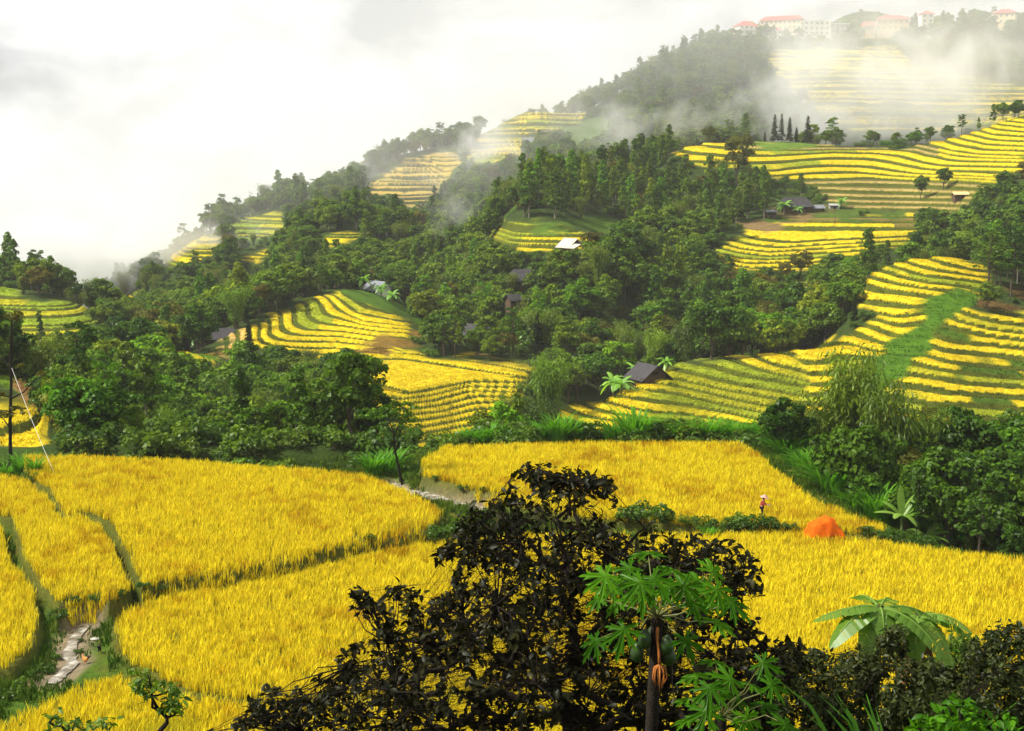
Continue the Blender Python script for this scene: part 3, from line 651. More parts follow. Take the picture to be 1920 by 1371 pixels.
KINDNAME = {'broadleaf_tree': 'broadleaf tree', 'slender_tree': 'slender tree', 'conifer': 'conifer', 'bamboo_clump': 'bamboo clump', 'shrub': 'shrub', 'banana_plant': 'banana plant', 'russet_tree': 'russet tree', 'sparse_tree': 'sparse tree', 'tall_tree': 'open-crowned tree'}
CAT = {'broadleaf_tree': 'tree', 'slender_tree': 'tree', 'conifer': 'conifer', 'bamboo_clump': 'bamboo', 'shrub': 'shrub', 'banana_plant': 'banana plant', 'russet_tree': 'tree', 'sparse_tree': 'tree', 'tall_tree': 'tree'}
TREES = []                              # x, y, z, kind, proto index, height, colour, label or None
def plant(kind, px, py, H, label=None, D=None, color='mid green', var=None, x=None):
    if D is None:
        q = hit(px, py, 136 if py < 840 else 60)
        if q is None: return
        X_, Y_ = q[0], q[1]
    else:
        X_, Y_ = ray(px, py)[0] / ray(px, py)[1] * D, D
    TREES.append([X_, Y_, gz(X_, Y_), kind, var if var is not None else int(RNG.integers(len(PROTO[kind]))), H, color, label])
# --- plants one can pick out in the photo
for px, py, H, v in ((1452,262,12.0,0),(1465,262,12.6,2),(1480,264,10.5,1),(1493,262,7.0,1),(1434,262,4.2,1),(1514,268,13.0,0)):
    plant('conifer', px, py, H, None, 600, 'mid green', v)
for t, lb in zip(TREES, ('left spire of the tight conifer row on the upper terrace crest', 'tallest spire in the tight conifer row on the terrace crest', 'third conifer of the tight row on the terrace crest', 'short conifer just right of the tight row on the crest', 'tiny conifer standing left of the tight row on the crest', 'lone tall conifer with a bushy tree behind it on the crest')):
    t[7] = lb
plant('broadleaf_tree', 1524, 272, 8.5, 'rounded olive tree half hidden behind the lone tall conifer', 606, 'yellowish green', 4)
plant('tall_tree', 1560, 272, 13.0, 'round-crowned tree standing alone right of the conifers on the terrace crest', 598, 'mid green', 1)
plant('russet_tree', 1383, 335, 19, 'tall hazy brown-green tree rising in front of the upper left terraces', 520, 'mid green', 0)
plant('russet_tree', 1330, 262, 8.5, 'small rusty tree on the crest left of the upper terraces', 585, 'mid green', 1)
plant('sparse_tree', 1141, 282, 15, 'tall half-bare tree standing above the central hump wood', 520, 'mid green', 0)
plant('conifer', 545, 350, 5, 'dark little spire on the ridge above the straw terraces', 700, 'mid green', 2)
plant('conifer', 857, 238, 8, 'lone thin spire on the misty ridge line', 800, 'mid green', 2)
plant('tall_tree', 605, 340, 11, 'crooked open tree on the ridge above the left forest', 700, 'grey green', 0)
plant('tall_tree', 418, 402, 14, 'wispy tall tree at the top of the left forest skyline', 640, 'grey green', 0)
plant('tall_tree', 445, 402, 12.5, 'wispy tree next to the tallest on the left skyline', 645, 'grey green', 1)
plant('sparse_tree', 470, 400, 10, 'nearly bare pale tree on the left skyline', 655, 'grey green', 0)
plant('tall_tree', 1850, 556, 15, 'tall dark tree with two bare trunks at the right edge', 303, 'dark green', 0)
plant('tall_tree', 1895, 566, 16, 'tall dark tree overhanging the right frame edge', 300, 'dark green', 1)
plant('tall_tree', 1915, 560, 15, 'outermost of the dark tall trees at the right edge', 312, 'dark green', 0)
plant('tall_tree', 1876, 396, 12, 'pale-stemmed slim tree below the upper right terraces', None, 'grey green', 1)
plant('slender_tree', 1628, 500, 15, 'dark columnar tree standing in front of the middle terraces', 352, 'dark green', 0)
plant('conifer', 1603, 560, 6, 'dark pointed tree at the left foot of the round-topped terraces', 300, 'mid green', 1)
plant('bamboo_clump', 1030, 775, 12.5, 'feathery yellow-green bamboo standing beside the big yellow terrace', 236, 'fresh green', 0)
plant('bamboo_clump', 1003, 790, 8.5, 'shorter dark bamboo left of the feathery bamboo by the yellow terrace', 232, 'dark green', 1)
plant('broadleaf_tree', 955, 806, 6.5, 'small dark tree at the foot of the yellow terrace steps', 225, 'dark green', 4)
plant('broadleaf_tree', 985, 800, 7, 'dark bushy tree between the bamboo and the yellow terrace', 230, 'dark green', 0)
plant('broadleaf_tree', 1385, 560, 14, 'dark spreading tree above the stepped green rice', 345, 'dark green', 3)
plant('broadleaf_tree', 1490, 575, 15, 'broad blackish tree below the middle terrace curve', 335, 'dark green', 5)
plant('slender_tree', 563, 560, 13, 'light green ivy-clad column tree in the left wood', 440, 'fresh green', 1)
plant('russet_tree', 285, 625, 15, 'spreading brown-olive tree left of the hut among bananas', 372, 'mid green', 0)
plant('russet_tree', 315, 628, 14, 'brown-olive tree with pale stems beside the banana hut', 368, 'mid green', 1)
plant('russet_tree', 255, 622, 13, 'outer brown-olive tree facing the far left hill', 380, 'mid green', 0)
plant('conifer', 622, 700, 9, 'dark pointed tree in the ravine below the left spur', 250, 'mid green', 0)
plant('conifer', 467, 650, 6, 'small dark cypress-like tree at the end of the straw terraces', 325, 'mid green', 1)
plant('slender_tree', 75, 640, 9, 'thin dark spire in front of the far left green terraces', 345, 'dark green', 2)
plant('slender_tree', 155, 720, 9.5, 'dark upright tree left of the ravine wood', 235, 'dark green', 0)
plant('broadleaf_tree', 105, 720, 9.5, 'dark round tree behind the brown soil plot', 240, 'dark green', 2)
plant('broadleaf_tree', 45, 715, 11, 'dark oval tree behind the thin bare tree', 215, 'dark green', 4)
plant('broadleaf_tree', 150, 860, 7.2, 'leafy bright green tree at the back left of the near rice', 137, 'fresh green', 2)
plant('broadleaf_tree', 205, 862, 6.5, 'dark leafy tree right of the bright one behind the near rice', 138, 'mid green', 0)
plant('broadleaf_tree', 560, 800, 11, 'dome-shaped grey-green tree in the middle of the ravine wood', 185, 'grey green', 5)
plant('broadleaf_tree', 655, 868, 9.5, 'large dark tree right behind the back edge of the near rice', 136, 'dark green', 3)
plant('broadleaf_tree', 620, 866, 7, 'dark bush-like tree left of the large one behind the near rice', 138, 'dark green', 4)
for px, py, H, D, cl, lb, kd in ((1600,900,12.5,150,'mid green','large drooping bamboo in the right ravine, its top against the green bank','bamboo_clump'),(1555,880,9,150,'dark green','dark bamboo left of the largest one in the right ravine','bamboo_clump'),(1660,920,11,144,'dark green','dense dark bamboo in front of the steep right terraces','bamboo_clump'),
   (1740,900,9.5,150,'mid green','leafy bamboo below the steep right terraces','bamboo_clump'),(1800,900,9,148,'dark green','dark tree near the right edge beyond the near rice','broadleaf_tree'),(1870,920,8.5,142,'mid green','green tree at the right edge beyond the near rice','broadleaf_tree'),(1910,930,8,138,'dark green','low dark tree at the right edge beyond the grass bank','broadleaf_tree'),
   (1690,960,7.8,134,'mid green','rusty-leaved tree behind the bright banana plant','russet_tree'),(1465,830,5.2,146,'dark green','dark dense tree behind the tall grass bank','broadleaf_tree'),(1500,850,4.5,140,'mid green','small dark tree beside the grass bank corner','broadleaf_tree'),(1518,790,7,200,'dark green','dark spire beside the drooping bamboo','conifer'),
   (1840,960,6.5,134,'dark green','blackish tree above the right end of the field bank','broadleaf_tree'),(1760,960,6,136,'dark green','dark tree between the rusty tree and the field bank','broadleaf_tree'),(1580,930,6,138,'dark green','dark tree behind the tall grass on the right','broadleaf_tree'),(1630,950,6.5,136,'dark green','shadowy tree behind the bright banana plant on the right','broadleaf_tree')):
    plant(kd, px, py, H, lb, D - 22 if D > 140 else D - 14, cl)
for px, py, H, lb, D_ in ((370,640,5.5,'banana plant left of the dark hut on the middle left',333),(680,545,6.5,'tall banana plant beside the hut left of the central wood',406),(735,570,5.5,'banana plant below the hut left of the central wood',398),(715,552,5.5,'banana plant in front of the hut left of the central wood',402),
   (850,640,6,'banana plant left of the farmhouse grove',334),(835,650,5.5,'outer banana plant at the left end of the farmhouse grove',331),(910,650,4.8,'bright banana plant in front of the dark-roofed farmhouse',331),(965,640,6.5,'tall banana plant right of the dark-roofed farmhouse',336),(990,645,6,'banana plant at the right end of the farmhouse grove',335),(940,645,5.5,'banana plant just right of the farmhouse wall',334),
   (1150,715,5.5,'banana plant at the left of the grey gabled hut',255),(1165,730,5,'lower banana plant left of the grey gabled hut',251),(1195,680,5.5,'banana plant behind the grey gabled hut',272),(1250,690,4.2,'small banana plant right of the grey gabled hut',268),(1470,400,6,'banana plant in front of the hut by the ploughed field',483),(1497,402,4.5,'short banana plant beside the hut by the ploughed field',481),(1578,385,5.5,'banana plant on the terrace right of the ploughed field',492),
   (950,545,5,'banana plant below the long dark roof',388),(895,555,5,'banana plant in the wood left of the long dark roof',392),(1880,400,5.5,'banana plant near the pale-stemmed slim tree',455)):
    plant('banana_plant', px, py, H * 1.05, lb, D_, 'fresh green')
for px, py, D_, H, kd, cl, lb in ((1803,244,588,9,'tall_tree','dark green','dark round tree on the crest left of the top right terraces'),(1775,252,596,7,'broadleaf_tree','mid green','bushy tree below the dark round tree on the crest'),(1745,258,600,7.5,'broadleaf_tree','mid green','leafy tree at the start of the bushes on the terrace crest'),(1718,264,602,6,'broadleaf_tree','fresh green','pale bushy tree left of the leafy crest tree'),(1690,268,606,5,'shrub','mid green','low bush on the crest left of the pale bushy tree'),
  (1835,232,580,5.5,'slender_tree','grey green','small thin tree between the crest trees at the top right'),(1862,226,575,9,'slender_tree','mid green','upright tree at the left of the last crest group'),(1880,222,572,7,'broadleaf_tree','mid green','rounded tree in the last crest group at the right'),(1902,216,568,7,'broadleaf_tree','dark green','outer tree of the last crest group at the frame edge'),(1725,386,500,8,'broadleaf_tree','dark green','dark shrub-like tree on the fallow terraces right of the hut'),(1768,390,497,9,'broadleaf_tree','dark green','second dark tree on the fallow terraces, nearer the orange shed'),(1660,266,610,3.5,'shrub','fresh green','low green bush on the crest below the mist')):
    plant(kd, px, py, H, lb, D_, cl)
NMAN = len(TREES)

# ------------------------------------------------------------------ forest
CLEAR = [(1075,478,26,400),(905,632,34,340),(700,548,22,408),(985,525,28,395),(1215,708,34,263),(1490,392,28,487),(1000,270,24,728),(395,640,26,335),(1500,72,130,921),(1630,72,70,922),(1883,46,26,940)]
EXT = np.maximum.accumulate((Z + np.where((OPEN < .3) & (DG > 136), 3.5, 0)) / DG, axis=0)
def vis_ok(x, y, ztop):
    return ztop / y > samp(EXT, x, np.maximum(y - 9, 60))
cand = []
for d0, d1, sp in ((98, 137, 3.4), (137, 260, 4.0), (260, 480, 4.5), (480, 700, 5.2), (700, 960, 6.0)):
    ys = np.arange(d0, d1, sp)
    for yv in ys:
        xs = np.arange(-.46 * yv, .46 * yv, sp); k = len(xs)
        cand.append(np.stack([xs + RNG.uniform(-.48, .48, k) * sp, np.full(k, yv) + RNG.uniform(-.48, .48, k) * sp], 1))
cand = np.concatenate(cand); x, y = cand[:, 0], cand[:, 1]; z = ground(x, y)
px, py = proj(x, y, z); op = samp(OPEN, x, y)
keep = (op < .12) & ((y > 137.5) | (samp(DROP, x, y) > 1.3))
dens = fbm(x / 32, y / 32, 77, 3); keep &= RNG.random(len(x)) < np.clip(.92 + dens * 1.4, .35, 1)
for cx_, cy_, r_, D_ in CLEAR: keep &= ~((np.hypot(px - cx_, (py - cy_) * 1.2) < r_) & (np.abs(y - D_) < 22))
hump = inpoly(px, py, [(960,330),(1000,280),(1280,262),(1400,300),(1560,290),(1560,400),(1340,430),(1150,450),(980,430)]) & (y > 400) & (y < 560)
rnd = RNG.random(len(x))
kindi = np.where(hump & (rnd < .62), 1, np.where(rnd < .60, 0, np.where(rnd < .68, 1, np.where(rnd < .71, 2, np.where(rnd < .80, 3, np.where(rnd < .90, 4, np.where(rnd < .925, 5, 6)))))))
KL = ['broadleaf_tree', 'slender_tree', 'conifer', 'bamboo_clump', 'shrub', 'russet_tree', 'tall_tree']
Hh = np.array([8.6, 12.0, 8.0, 9.0, 3.4, 8.5, 10.5])[kindi] * RNG.uniform(.55, 1.35, len(x))
Hh *= np.where(y > 640, 1.05, 1.0)
Hh = np.where((y < 175), Hh * .68, Hh)
lowb = (y < 138) & (px < 1410); kindi = np.where(lowb, 4, kindi); Hh = np.where(lowb, RNG.uniform(1.6, 3.4, len(x)), Hh)
keep &= ~((px < 100) & (y < 172) & (Hh > 1.7))
keep &= ~((px > 1425) & (px < 1990) & (y > 612) & (y < 735) & (RNG.random(len(x)) < .8))
# trees at the foot of open terraces must not hide them: lower growth where open ground lies just beyond
def blocked(x, y, z, H):
    b = np.zeros(len(x), bool)
    for dd in (8, 16, 26, 38, 52, 68, 86, 106):
        y2 = y + dd; x2 = x / y * y2
        t2 = ground(x2, y2) / y2; b |= (samp(OPEN, x2, y2) > .5) & ((z + .85 * H) / y > t2) & (z / y < t2)
    return b
bk_ = blocked(x, y, z, Hh) & (RNG.random(len(x)) < .985)
kindi = np.where(bk_, 4, kindi); Hh = np.where(bk_, RNG.uniform(1.3, 2.8, len(x)), Hh)
keep &= vis_ok(x, y, z + Hh) & ((z + Hh) / y < .5)
x, y, z, kindi, Hh, px, py = [q[keep] for q in (x, y, z, kindi, Hh, px, py)]
print('FOREST', len(x))
colr = RNG.choice(len(PNAMES), len(x), p=PW)
colr = np.where((y < 140) & (px > 1420) & (RNG.random(len(x)) < .75), 0, colr)
order = np.argsort(-(Hh / y) * np.where(vis_ok(x, y, z + Hh * .55), 1, .25) * np.where((px > -10) & (px < 1930), 1, .05) * np.where(kindi == 4, .55, 1))
NIND = 250
pick = order[:NIND]; rest = order[NIND:]
for i in pick: TREES.append([x[i], y[i], z[i], KL[kindi[i]], int(RNG.integers(len(PROTO[KL[kindi[i]]]))), Hh[i], PNAMES[colr[i]], None])
used = {}
bk = []
for i, (tx, ty, tz, kd, var, H, cl, lb) in enumerate(TREES):
    cm, tm, H0 = PROTO[kd][var]; s = H / H0
    if lb is None:
        qx, qy = proj(tx, ty, tz + H * .6); hp = H / ty * F
        size = 'big' if hp > 110 else 'tall' if hp > 85 else 'middling' if hp > 60 else 'small'
        lb = f"{size} {cl} {KINDNAME[kd]} " + where(float(qx), float(qy))
    r = thing(kd, lb, CAT[kd], (tx, ty, tz - .1), float(RNG.uniform(0, 6.28)), 'trees and plants of the valley', s)
    if i >= NMAN: bk.append((lb, float(qx), r))
    r.scale = (s * (1 + .13 * math.sin(i * 2.7)), s * (1 + .13 * math.sin(i * 1.9 + 1)), s * (1 + .10 * math.sin(i * 3.3)))
    c = link('crown' if kd not in ('banana_plant',) else 'leaves', cm, r); c.color = PALETTE[cl]
    if kd == 'shrub': c.name = 'foliage'
    t = link('trunk' if kd not in ('shrub', 'bamboo_clump', 'banana_plant') else 'stem', tm, r)
# look-alikes by the same landmark: tell them apart by their order across the photo
byl = {}
for lb, qx, r in bk: byl.setdefault(lb, []).append((qx, r))
ORD = ['leftmost', 'second-left', 'third-left', 'fourth-left', 'fifth-left', 'sixth-left', 'seventh-left', 'eighth-left', 'ninth-left', 'tenth-left']
for lb, l in byl.items():
    if len(l) == 1: continue
    l.sort(key=lambda q: q[0])
    for k, (qx, r) in enumerate(l):
        r['label'] = (ORD[k] if k < len(ORD) else 'far') + ' ' + lb
# the rest of the woods: one object that repeats the same trees
pc = bpy.data.collections.new('forest_trees'); pidx = {}
for kd in KL:
    for v, (cm, tm, H0) in enumerate(PROTO[kd]):
        nb = len(pidx)
        o = bpy.data.objects.new('forest_tree_%03d' % nb, None)
        # crown and trunk in one mesh
        me = cm.copy(); bm = bmesh.new(); bm.from_mesh(cm); nf = len(bm.faces); bm.from_mesh(tm); bm.faces.ensure_lookup_table()
        for fi in range(nf, len(bm.faces)): bm.faces[fi].material_index = 1
        bm.to_mesh(me); bm.free(); me.materials.append(tm.materials[0])
        bpy.data.objects.remove(o)
        for ci, cn_ in enumerate(PNAMES[:5]):
            o = bpy.data.objects.new('forest_tree_%03d' % (len(pidx)), me); o.color = PALETTE[cn_]; pc.objects.link(o); pidx[(kd, v, ci)] = len(pidx)
ii = rest
pv = np.array([[x[i], y[i], z[i] - .1] for i in ii])
pi = []; ps = []
for i in ii:
    kd = KL[kindi[i]]; v = int(RNG.integers(len(PROTO[kd]))); pi.append(pidx[(kd, v, min(int(colr[i]), 4))]); ps.append(Hh[i] / PROTO[kd][v][2])
fm = bpy.data.meshes.new('forest'); fm.from_pydata(pv.tolist(), [], [])
for an, tp, val in (('pick', 'INT', np.array(pi, np.int32)), ('size', 'FLOAT', np.array(ps, np.float32)), ('turn', 'FLOAT', RNG.uniform(0, 6.28, len(pi)).astype(np.float32))):
    at = fm.attributes.new(an, tp, 'POINT'); at.data.foreach_set('value', val)
fo = link('forest', fm); tag(fo, 'woodland of mixed broadleaf trees covering the hillsides', 'forest', kind='stuff')
ng = bpy.data.node_groups.new('forest', 'GeometryNodeTree'); ng.interface.new_socket('Geometry', in_out='INPUT', socket_type='NodeSocketGeometry'); ng.interface.new_socket('Geometry', in_out='OUTPUT', socket_type='NodeSocketGeometry')
gi = ng.nodes.new('NodeGroupInput'); go = ng.nodes.new('NodeGroupOutput'); ip = ng.nodes.new('GeometryNodeInstanceOnPoints'); ci = ng.nodes.new('GeometryNodeCollectionInfo')
ci.inputs['Collection'].default_value = pc; ci.inputs['Separate Children'].default_value = True; ci.inputs['Reset Children'].default_value = True
def named(nm, dt):
    a = ng.nodes.new('GeometryNodeInputNamedAttribute'); a.data_type = dt; a.inputs['Name'].default_value = nm; return [o for o in a.outputs if o.enabled and o.name == 'Attribute'][0]
cx = ng.nodes.new('ShaderNodeCombineXYZ'); ng.links.new(named('turn', 'FLOAT'), cx.inputs['Z'])
ng.links.new(gi.outputs[0], ip.inputs['Points']); ng.links.new(ci.outputs[0], ip.inputs['Instance']); ip.inputs['Pick Instance'].default_value = True
ng.links.new(named('pick', 'INT'), ip.inputs['Instance Index']); ng.links.new(cx.outputs[0], ip.inputs['Rotation']); ng.links.new(named('size', 'FLOAT'), ip.inputs['Scale'])
ng.links.new(ip.outputs[0], go.inputs[0])
md = fo.modifiers.new('forest', 'NODES'); md.node_group = ng

# ------------------------------------------------------------------ rice standing on the terraces
def tufts(pts, H, Wd, nbl, rng, col, spread, jit=.25):
    """grass-like tufts: nbl narrow blades at each point"""
    n = len(pts); N_ = n * nbl
    p = np.repeat(pts, nbl, 0) + np.concatenate([rng.normal(size=(N_, 2)) * np.repeat(spread, nbl)[:, None], np.zeros((N_, 1))], 1)
    h = np.repeat(H, nbl) * (.7 + .5 * rng.random(N_)); a = rng.random(N_) * 6.28; wv = np.repeat(Wd, nbl) * .5
    lean = rng.normal(size=(N_, 2)) * .13
    s = np.stack([np.cos(a), np.sin(a), np.zeros(N_)], 1) * wv[:, None]
    top = p + np.stack([lean[:, 0] * h, lean[:, 1] * h, h], 1); mid = p + np.stack([lean[:, 0] * h * .35, lean[:, 1] * h * .35, h * .55], 1)
    nod = np.stack([np.cos(a + 1.57), np.sin(a + 1.57), np.full(N_, -.4)], 1) * (h * .15)[:, None]
    V = np.stack([p - s * .5, p + s * .5, mid + s, mid - s, top + nod + s * .15, top + nod - s * .15], 1).reshape(-1, 3)
    b = np.arange(N_)[:, None] * 6
    Fq = np.concatenate([b + np.array([[0, 1, 2, 3]]), b + np.array([[3, 2, 4, 5]])], 1).reshape(-1, 4)
    c = np.repeat(col, nbl, 0) * (1 - jit + 2 * jit * rng.random((N_, 1)))
    c = np.repeat(c, 2, 0); return V, Fq, np.concatenate([np.clip(c, 0, 1), np.ones((len(c), 1))], 1)
def cropmat(name, transl=.3):
    m, nt, out = mat(name); at = attr(nt, 'tone'); d = N(nt, 'ShaderNodeBsdfDiffuse'); t = N(nt, 'ShaderNodeBsdfTranslucent')
    nt.links.new(at.outputs['Color'], d.inputs['Color']); nt.links.new(at.outputs['Color'], t.inputs['Color'])
    ms = N(nt, 'ShaderNodeMixShader'); ms.inputs[0].default_value = transl; nt.links.new(d.outputs[0], ms.inputs[1]); nt.links.new(t.outputs[0], ms.inputs[2]); nt.links.new(ms.outputs[0], out.inputs[0]); return m
M_CROP = cropmat('rice_blades'); M_GRASS = cropmat('grass_blades', .4)
def crop(name, V, Fq, c, label, m=None):
    me = mesh_np(name, V, Fq, 4, m or M_CROP, {'tone': ('FACE', 'FLOAT_COLOR', c)}); return tag(link(name, me), label, name, kind='stuff')
q = []
for d0, d1, dn in ((136, 300, 2.2), (300, 420, 1.5), (420, 660, .8), (660, 900, .35)):
    sel = np.argwhere((TREAD > .85) & (DG > d0) & (DG < d1) & (np.abs(TT) < .42))
    yy = DD[sel[:, 0]]; area = .7 * yy * (.84 / 1180); k = RNG.random(len(sel)) < dn * area
    q.append(sel[k])
q = np.concatenate(q); r_, c_ = q[:, 0], q[:, 1]
th = TH[c_] + RNG.uniform(-.5, .5, len(q)) * .0007; yv = DD[r_] + RNG.uniform(-.4, .4, len(q))
pts = np.stack([th * yv, yv, ground(th * yv, yv) - .08], 1); colp = COLR[r_, c_]
print('TUFTS', len(q))
V, Fq, c = tufts(pts, .20 + .10 * RNG.random(len(q)) , .08 + .08 * yv / 400, 7, RNG, colp * 1.05, np.full(len(q), .30), .16)
crop('terrace_rice', V, Fq, c, 'ripe and ripening rice standing along the terraces of the hills')
# rough grass on risers, banks and clearings
sel = np.argwhere((OPEN > .4) & (TREAD < .04) & (DG > 136) & (DG < 330) & (np.abs(TT) < .42)); yy = DD[sel[:, 0]]
sel = sel[RNG.random(len(sel)) < 1.1 * .7 * yy * (.84 / 1180)]; r_, c_ = sel[:, 0], sel[:, 1]
yv = DD[r_] + RNG.uniform(-.4, .4, len(sel)); th = TH[c_]; pts = np.stack([th * yv, yv, ground(th * yv, yv) - .05], 1)
V, Fq, c = tufts(pts, (.16 + .22 * RNG.random(len(sel))), .13 + .08 * yv / 300, 5, RNG, COLR[r_, c_] * 1.15, np.full(len(sel), .35))
crop('bank_grass', V, Fq, c, 'rough green grass on the terrace banks and clearings', M_GRASS)

# ------------------------------------------------------------------ rice in the near fields
PLOT_LABEL = {'A': 'golden rice of the widest plot left of the stream', 'A2': 'golden rice of the narrow plot between the two left ditches', 'E': 'golden rice of the plot cut by the left frame edge', 'C': 'golden rice of the middle plot behind the dark tree', 'G': 'greener golden rice of the lowest plot along the bottom', 'B': 'orange-gold rice of the far right plot behind the tarpaulin', 'D': 'golden rice of the right plot in front of the person'}
for name, lev, w in PLOTXY:
    xs = np.array(w); lo = np.maximum(xs.min(0), [-80, 52]); hi = xs.max(0)
    n = int((hi[0] - lo[0]) * (hi[1] - lo[1]) * 16); p = RNG.uniform(lo, hi, (n, 2))
    g_ = .2 * 1.0; p = p
    sd = sdist(p[:, 0], p[:, 1], w); k = (sd > .30) & (p[:, 1] > 52) & (np.abs(p[:, 0] / p[:, 1]) < .47)
    k &= RNG.random(n) < np.clip(1.05 + 1.2 * fbm(p[:, 0] / 1.1, p[:, 1] / 1.1, 55, 2), .3, 1)
    p = p[k]; n = len(p)
    base = np.array([.73, .595, .018]); pt = fbm(p[:, 0] / 7, p[:, 1] / 7, 41, 3); pf = fbm(p[:, 0] / .9, p[:, 1] / .9, 43, 2)
    orange = sstep(.08, .40, pf + pt * .6 + (.12 if name == 'B' else 0))[:, None]; green = sstep(.22, .45, fbm(p[:, 0] / 4, p[:, 1] / 4, 47, 3) + (.13 if name == 'G' else -.02) + RNG.normal(size=n) * .06)[:, None]
    col = base * (1 - orange) + np.array([.54, .35, .010]) * orange; col = col * (1 - green * .6) + np.array([.36, .37, .02]) * green * .6
    pts = np.concatenate([p, ground(p[:, 0], p[:, 1])[:, None] - .05], 1)
    hgt = (.58 + .16 * RNG.random(n)) * (1 + pt * .3)
    V, Fq, c = tufts(pts, hgt, np.full(n, .042), 10, RNG, col, np.full(n, .11), .48)
    o = crop('rice', V, Fq, c, PLOT_LABEL[name]); print('RICE', name, n)
# low weeds on the bunds between the plots
k_ = 46000; yv = RNG.uniform(56, 131, k_); th = RNG.uniform(-.45, .45, k_); xx = th * yv
ni = samp(NEARIN, xx, yv); ds = np.min([line_d(xx, yv, s) for s in STREAMXY], 0)
hd = np.min([line_d(xx, yv, [plane_xy(a_1, b_1, -24.7), plane_xy(a_1, b_1 + 55, -24.7)]) for a_1, b_1 in ((187, 1214), (161, 1238))], 0)
k = (ni < .25) & (ds > .75) & (hd > .55) & (RNG.random(k_) < yv / 131)
xx, yv = xx[k], yv[k]; n = len(xx); pts = np.stack([xx, yv, ground(xx, yv) - .04], 1); tn = fbm(xx / 2, yv / 2, 21, 3)
col = np.array([.045, .10, .008]) + sstep(-.1, .3, tn)[:, None] * np.array([.08, .09, .008])
V, Fq, c = tufts(pts, .22 + .4 * RNG.random(n) * (1 + tn), np.full(n, .085), 9, RNG, col, np.full(n, .16))
crop('weeds', V, Fq, c, 'green weeds on the bunds between the near rice plots', M_GRASS)
# ------------------------------------------------------------------ plants close to the camera
def sprigs(poly, D0, dD, n, per, L, rng, hole=.0, tipdir=None, wl=.55, seed=0, edge=26):
    """leafy twigs through a volume whose outline is poly at distance D0 and whose depth is dD; returns twig ends and leaves"""
    xs = [q[0] for q in poly]; ys = [q[1] for q in poly]; out = []
    while len(out) < n:
        p = np.stack([rng.uniform(min(xs), max(xs), n), rng.uniform(min(ys), max(ys), n)], 1)
        sd = sdist(p[:, 0], p[:, 1], poly)
        nz_ = fbm(p[:, 0] / 38, p[:, 1] / 38, seed, 3)
        k = (sd > 4) & (nz_ > hole - .5 + .25 * np.exp(-np.maximum(sd, 0) / edge))
        out += [tuple(q) for q in np.column_stack([p[k], sd[k]])]
    out = out[:n]; E = []; C = []; Nn = []; Dr = []; Ls = []
    for (px, py, sd) in out:
        depth = D0 + rng.normal() * dD * min(1, .25 + sd / 120)
        e = P(px, py, depth); E.append(e)
    return np.array(E)
def twig_leaves(E, hubs, per, L, wl, rng, droop=.3):
    C = []; Nn = []; Dr = []; Ls = []
    for e in E:
        h = hubs[np.argmin(((hubs - e) ** 2).sum(1))]; d = unit(e - h + rng.normal(size=3) * .15)
        for j in range(per):
            t = j / per; o = unit(rng.normal(size=3) + d * .8 + np.array([0, 0, -.15])); l = L * (.6 + .7 * rng.random())
            C.append(e - d * L * 2.2 * (1 - t) + o * l * .62); Nn.append(unit(rng.normal(size=3) * .55 + np.array([0, -.15, .75]))); Dr.append(o); Ls.append(l)
    C, Nn, Dr, Ls = map(np.array, (C, Nn, Dr, Ls))
    return broad_leaf(C, Nn, Dr, Ls, Ls * wl, droop)
def broad_leaf(C, Nn, Dr, L, Wd, droop):
    """pointed oval leaf of two rows of three quads, folded on its midrib"""
    a = unit(Dr - (Dr * Nn).sum(-1, keepdims=True) * Nn); b = np.cross(Nn, a); n = len(C); L = L[:, None]; Wd = Wd[:, None]
    rows = []
    for t, w_ in ((0, .06), (.3, .92), (.68, .72), (1, .03)):
        m = C + a * L * (t - .5) - Nn * L * droop * t ** 2
        rows += [m - b * Wd * w_ * .5 + Nn * Wd * w_ * .14, m, m + b * Wd * w_ * .5 + Nn * Wd * w_ * .14]
    V = np.stack(rows, 1).reshape(-1, 3); base = np.arange(n)[:, None] * 12; q = []
    for r in range(3):
        for s in range(2):
            i = r * 3 + s; q.append([i, i + 1, i + 4, i + 3])
    Fq = (base[:, None, :] + np.array(q)[None]).reshape(-1, 4); return V, Fq
def limbs(root, hubs, rng, r0, r1):
    """tapered limbs that grow from the trunk top to each hub, nearer hubs first"""
    nodes = [np.array(q, float) for q in root]; parts = []; order = sorted(range(len(hubs)), key=lambda i: np.linalg.norm(hubs[i] - nodes[0])); dist0 = np.linalg.norm(hubs - nodes[0], axis=1).max()
    for i in order:
        h = hubs[i]; c = np.array(nodes); cost = ((c - h) ** 2).sum(1) ** .5 + .25 * np.linalg.norm(c - nodes[0], axis=1) + np.where(c[:, 2] > h[2] + .15, .8, 0); s = c[np.argmin(cost)]
        f = np.linalg.norm(s - nodes[0]) / dist0; pts = bend(s, h, rng, 5, .06); parts.append(tube(pts, np.linspace(max(r1, r0 * (1 - f) * .7), r1, 5), 5)); nodes += pts[1:]
    return parts
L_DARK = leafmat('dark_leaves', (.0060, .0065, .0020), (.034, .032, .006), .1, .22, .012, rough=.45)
L_BUSH = leafmat('bush_leaves', (.013, .020, .004), (.055, .068, .010), .15, .2, .018, rough=.45)
L_FRESH = leafmat('papaya_leaves', (.026, .095, .0025), (.075, .21, .005), .1, .35, .008, rough=.4)
L_BAN = leafmat('big_banana_leaves', (.11, .22, .018), (.22, .36, .05), .1, .45, .025, rough=.4)
twig = plain('dark_bark', (.018, .014, .010), .9, .4, 9, .1, .5)
r = np.random.default_rng(21)
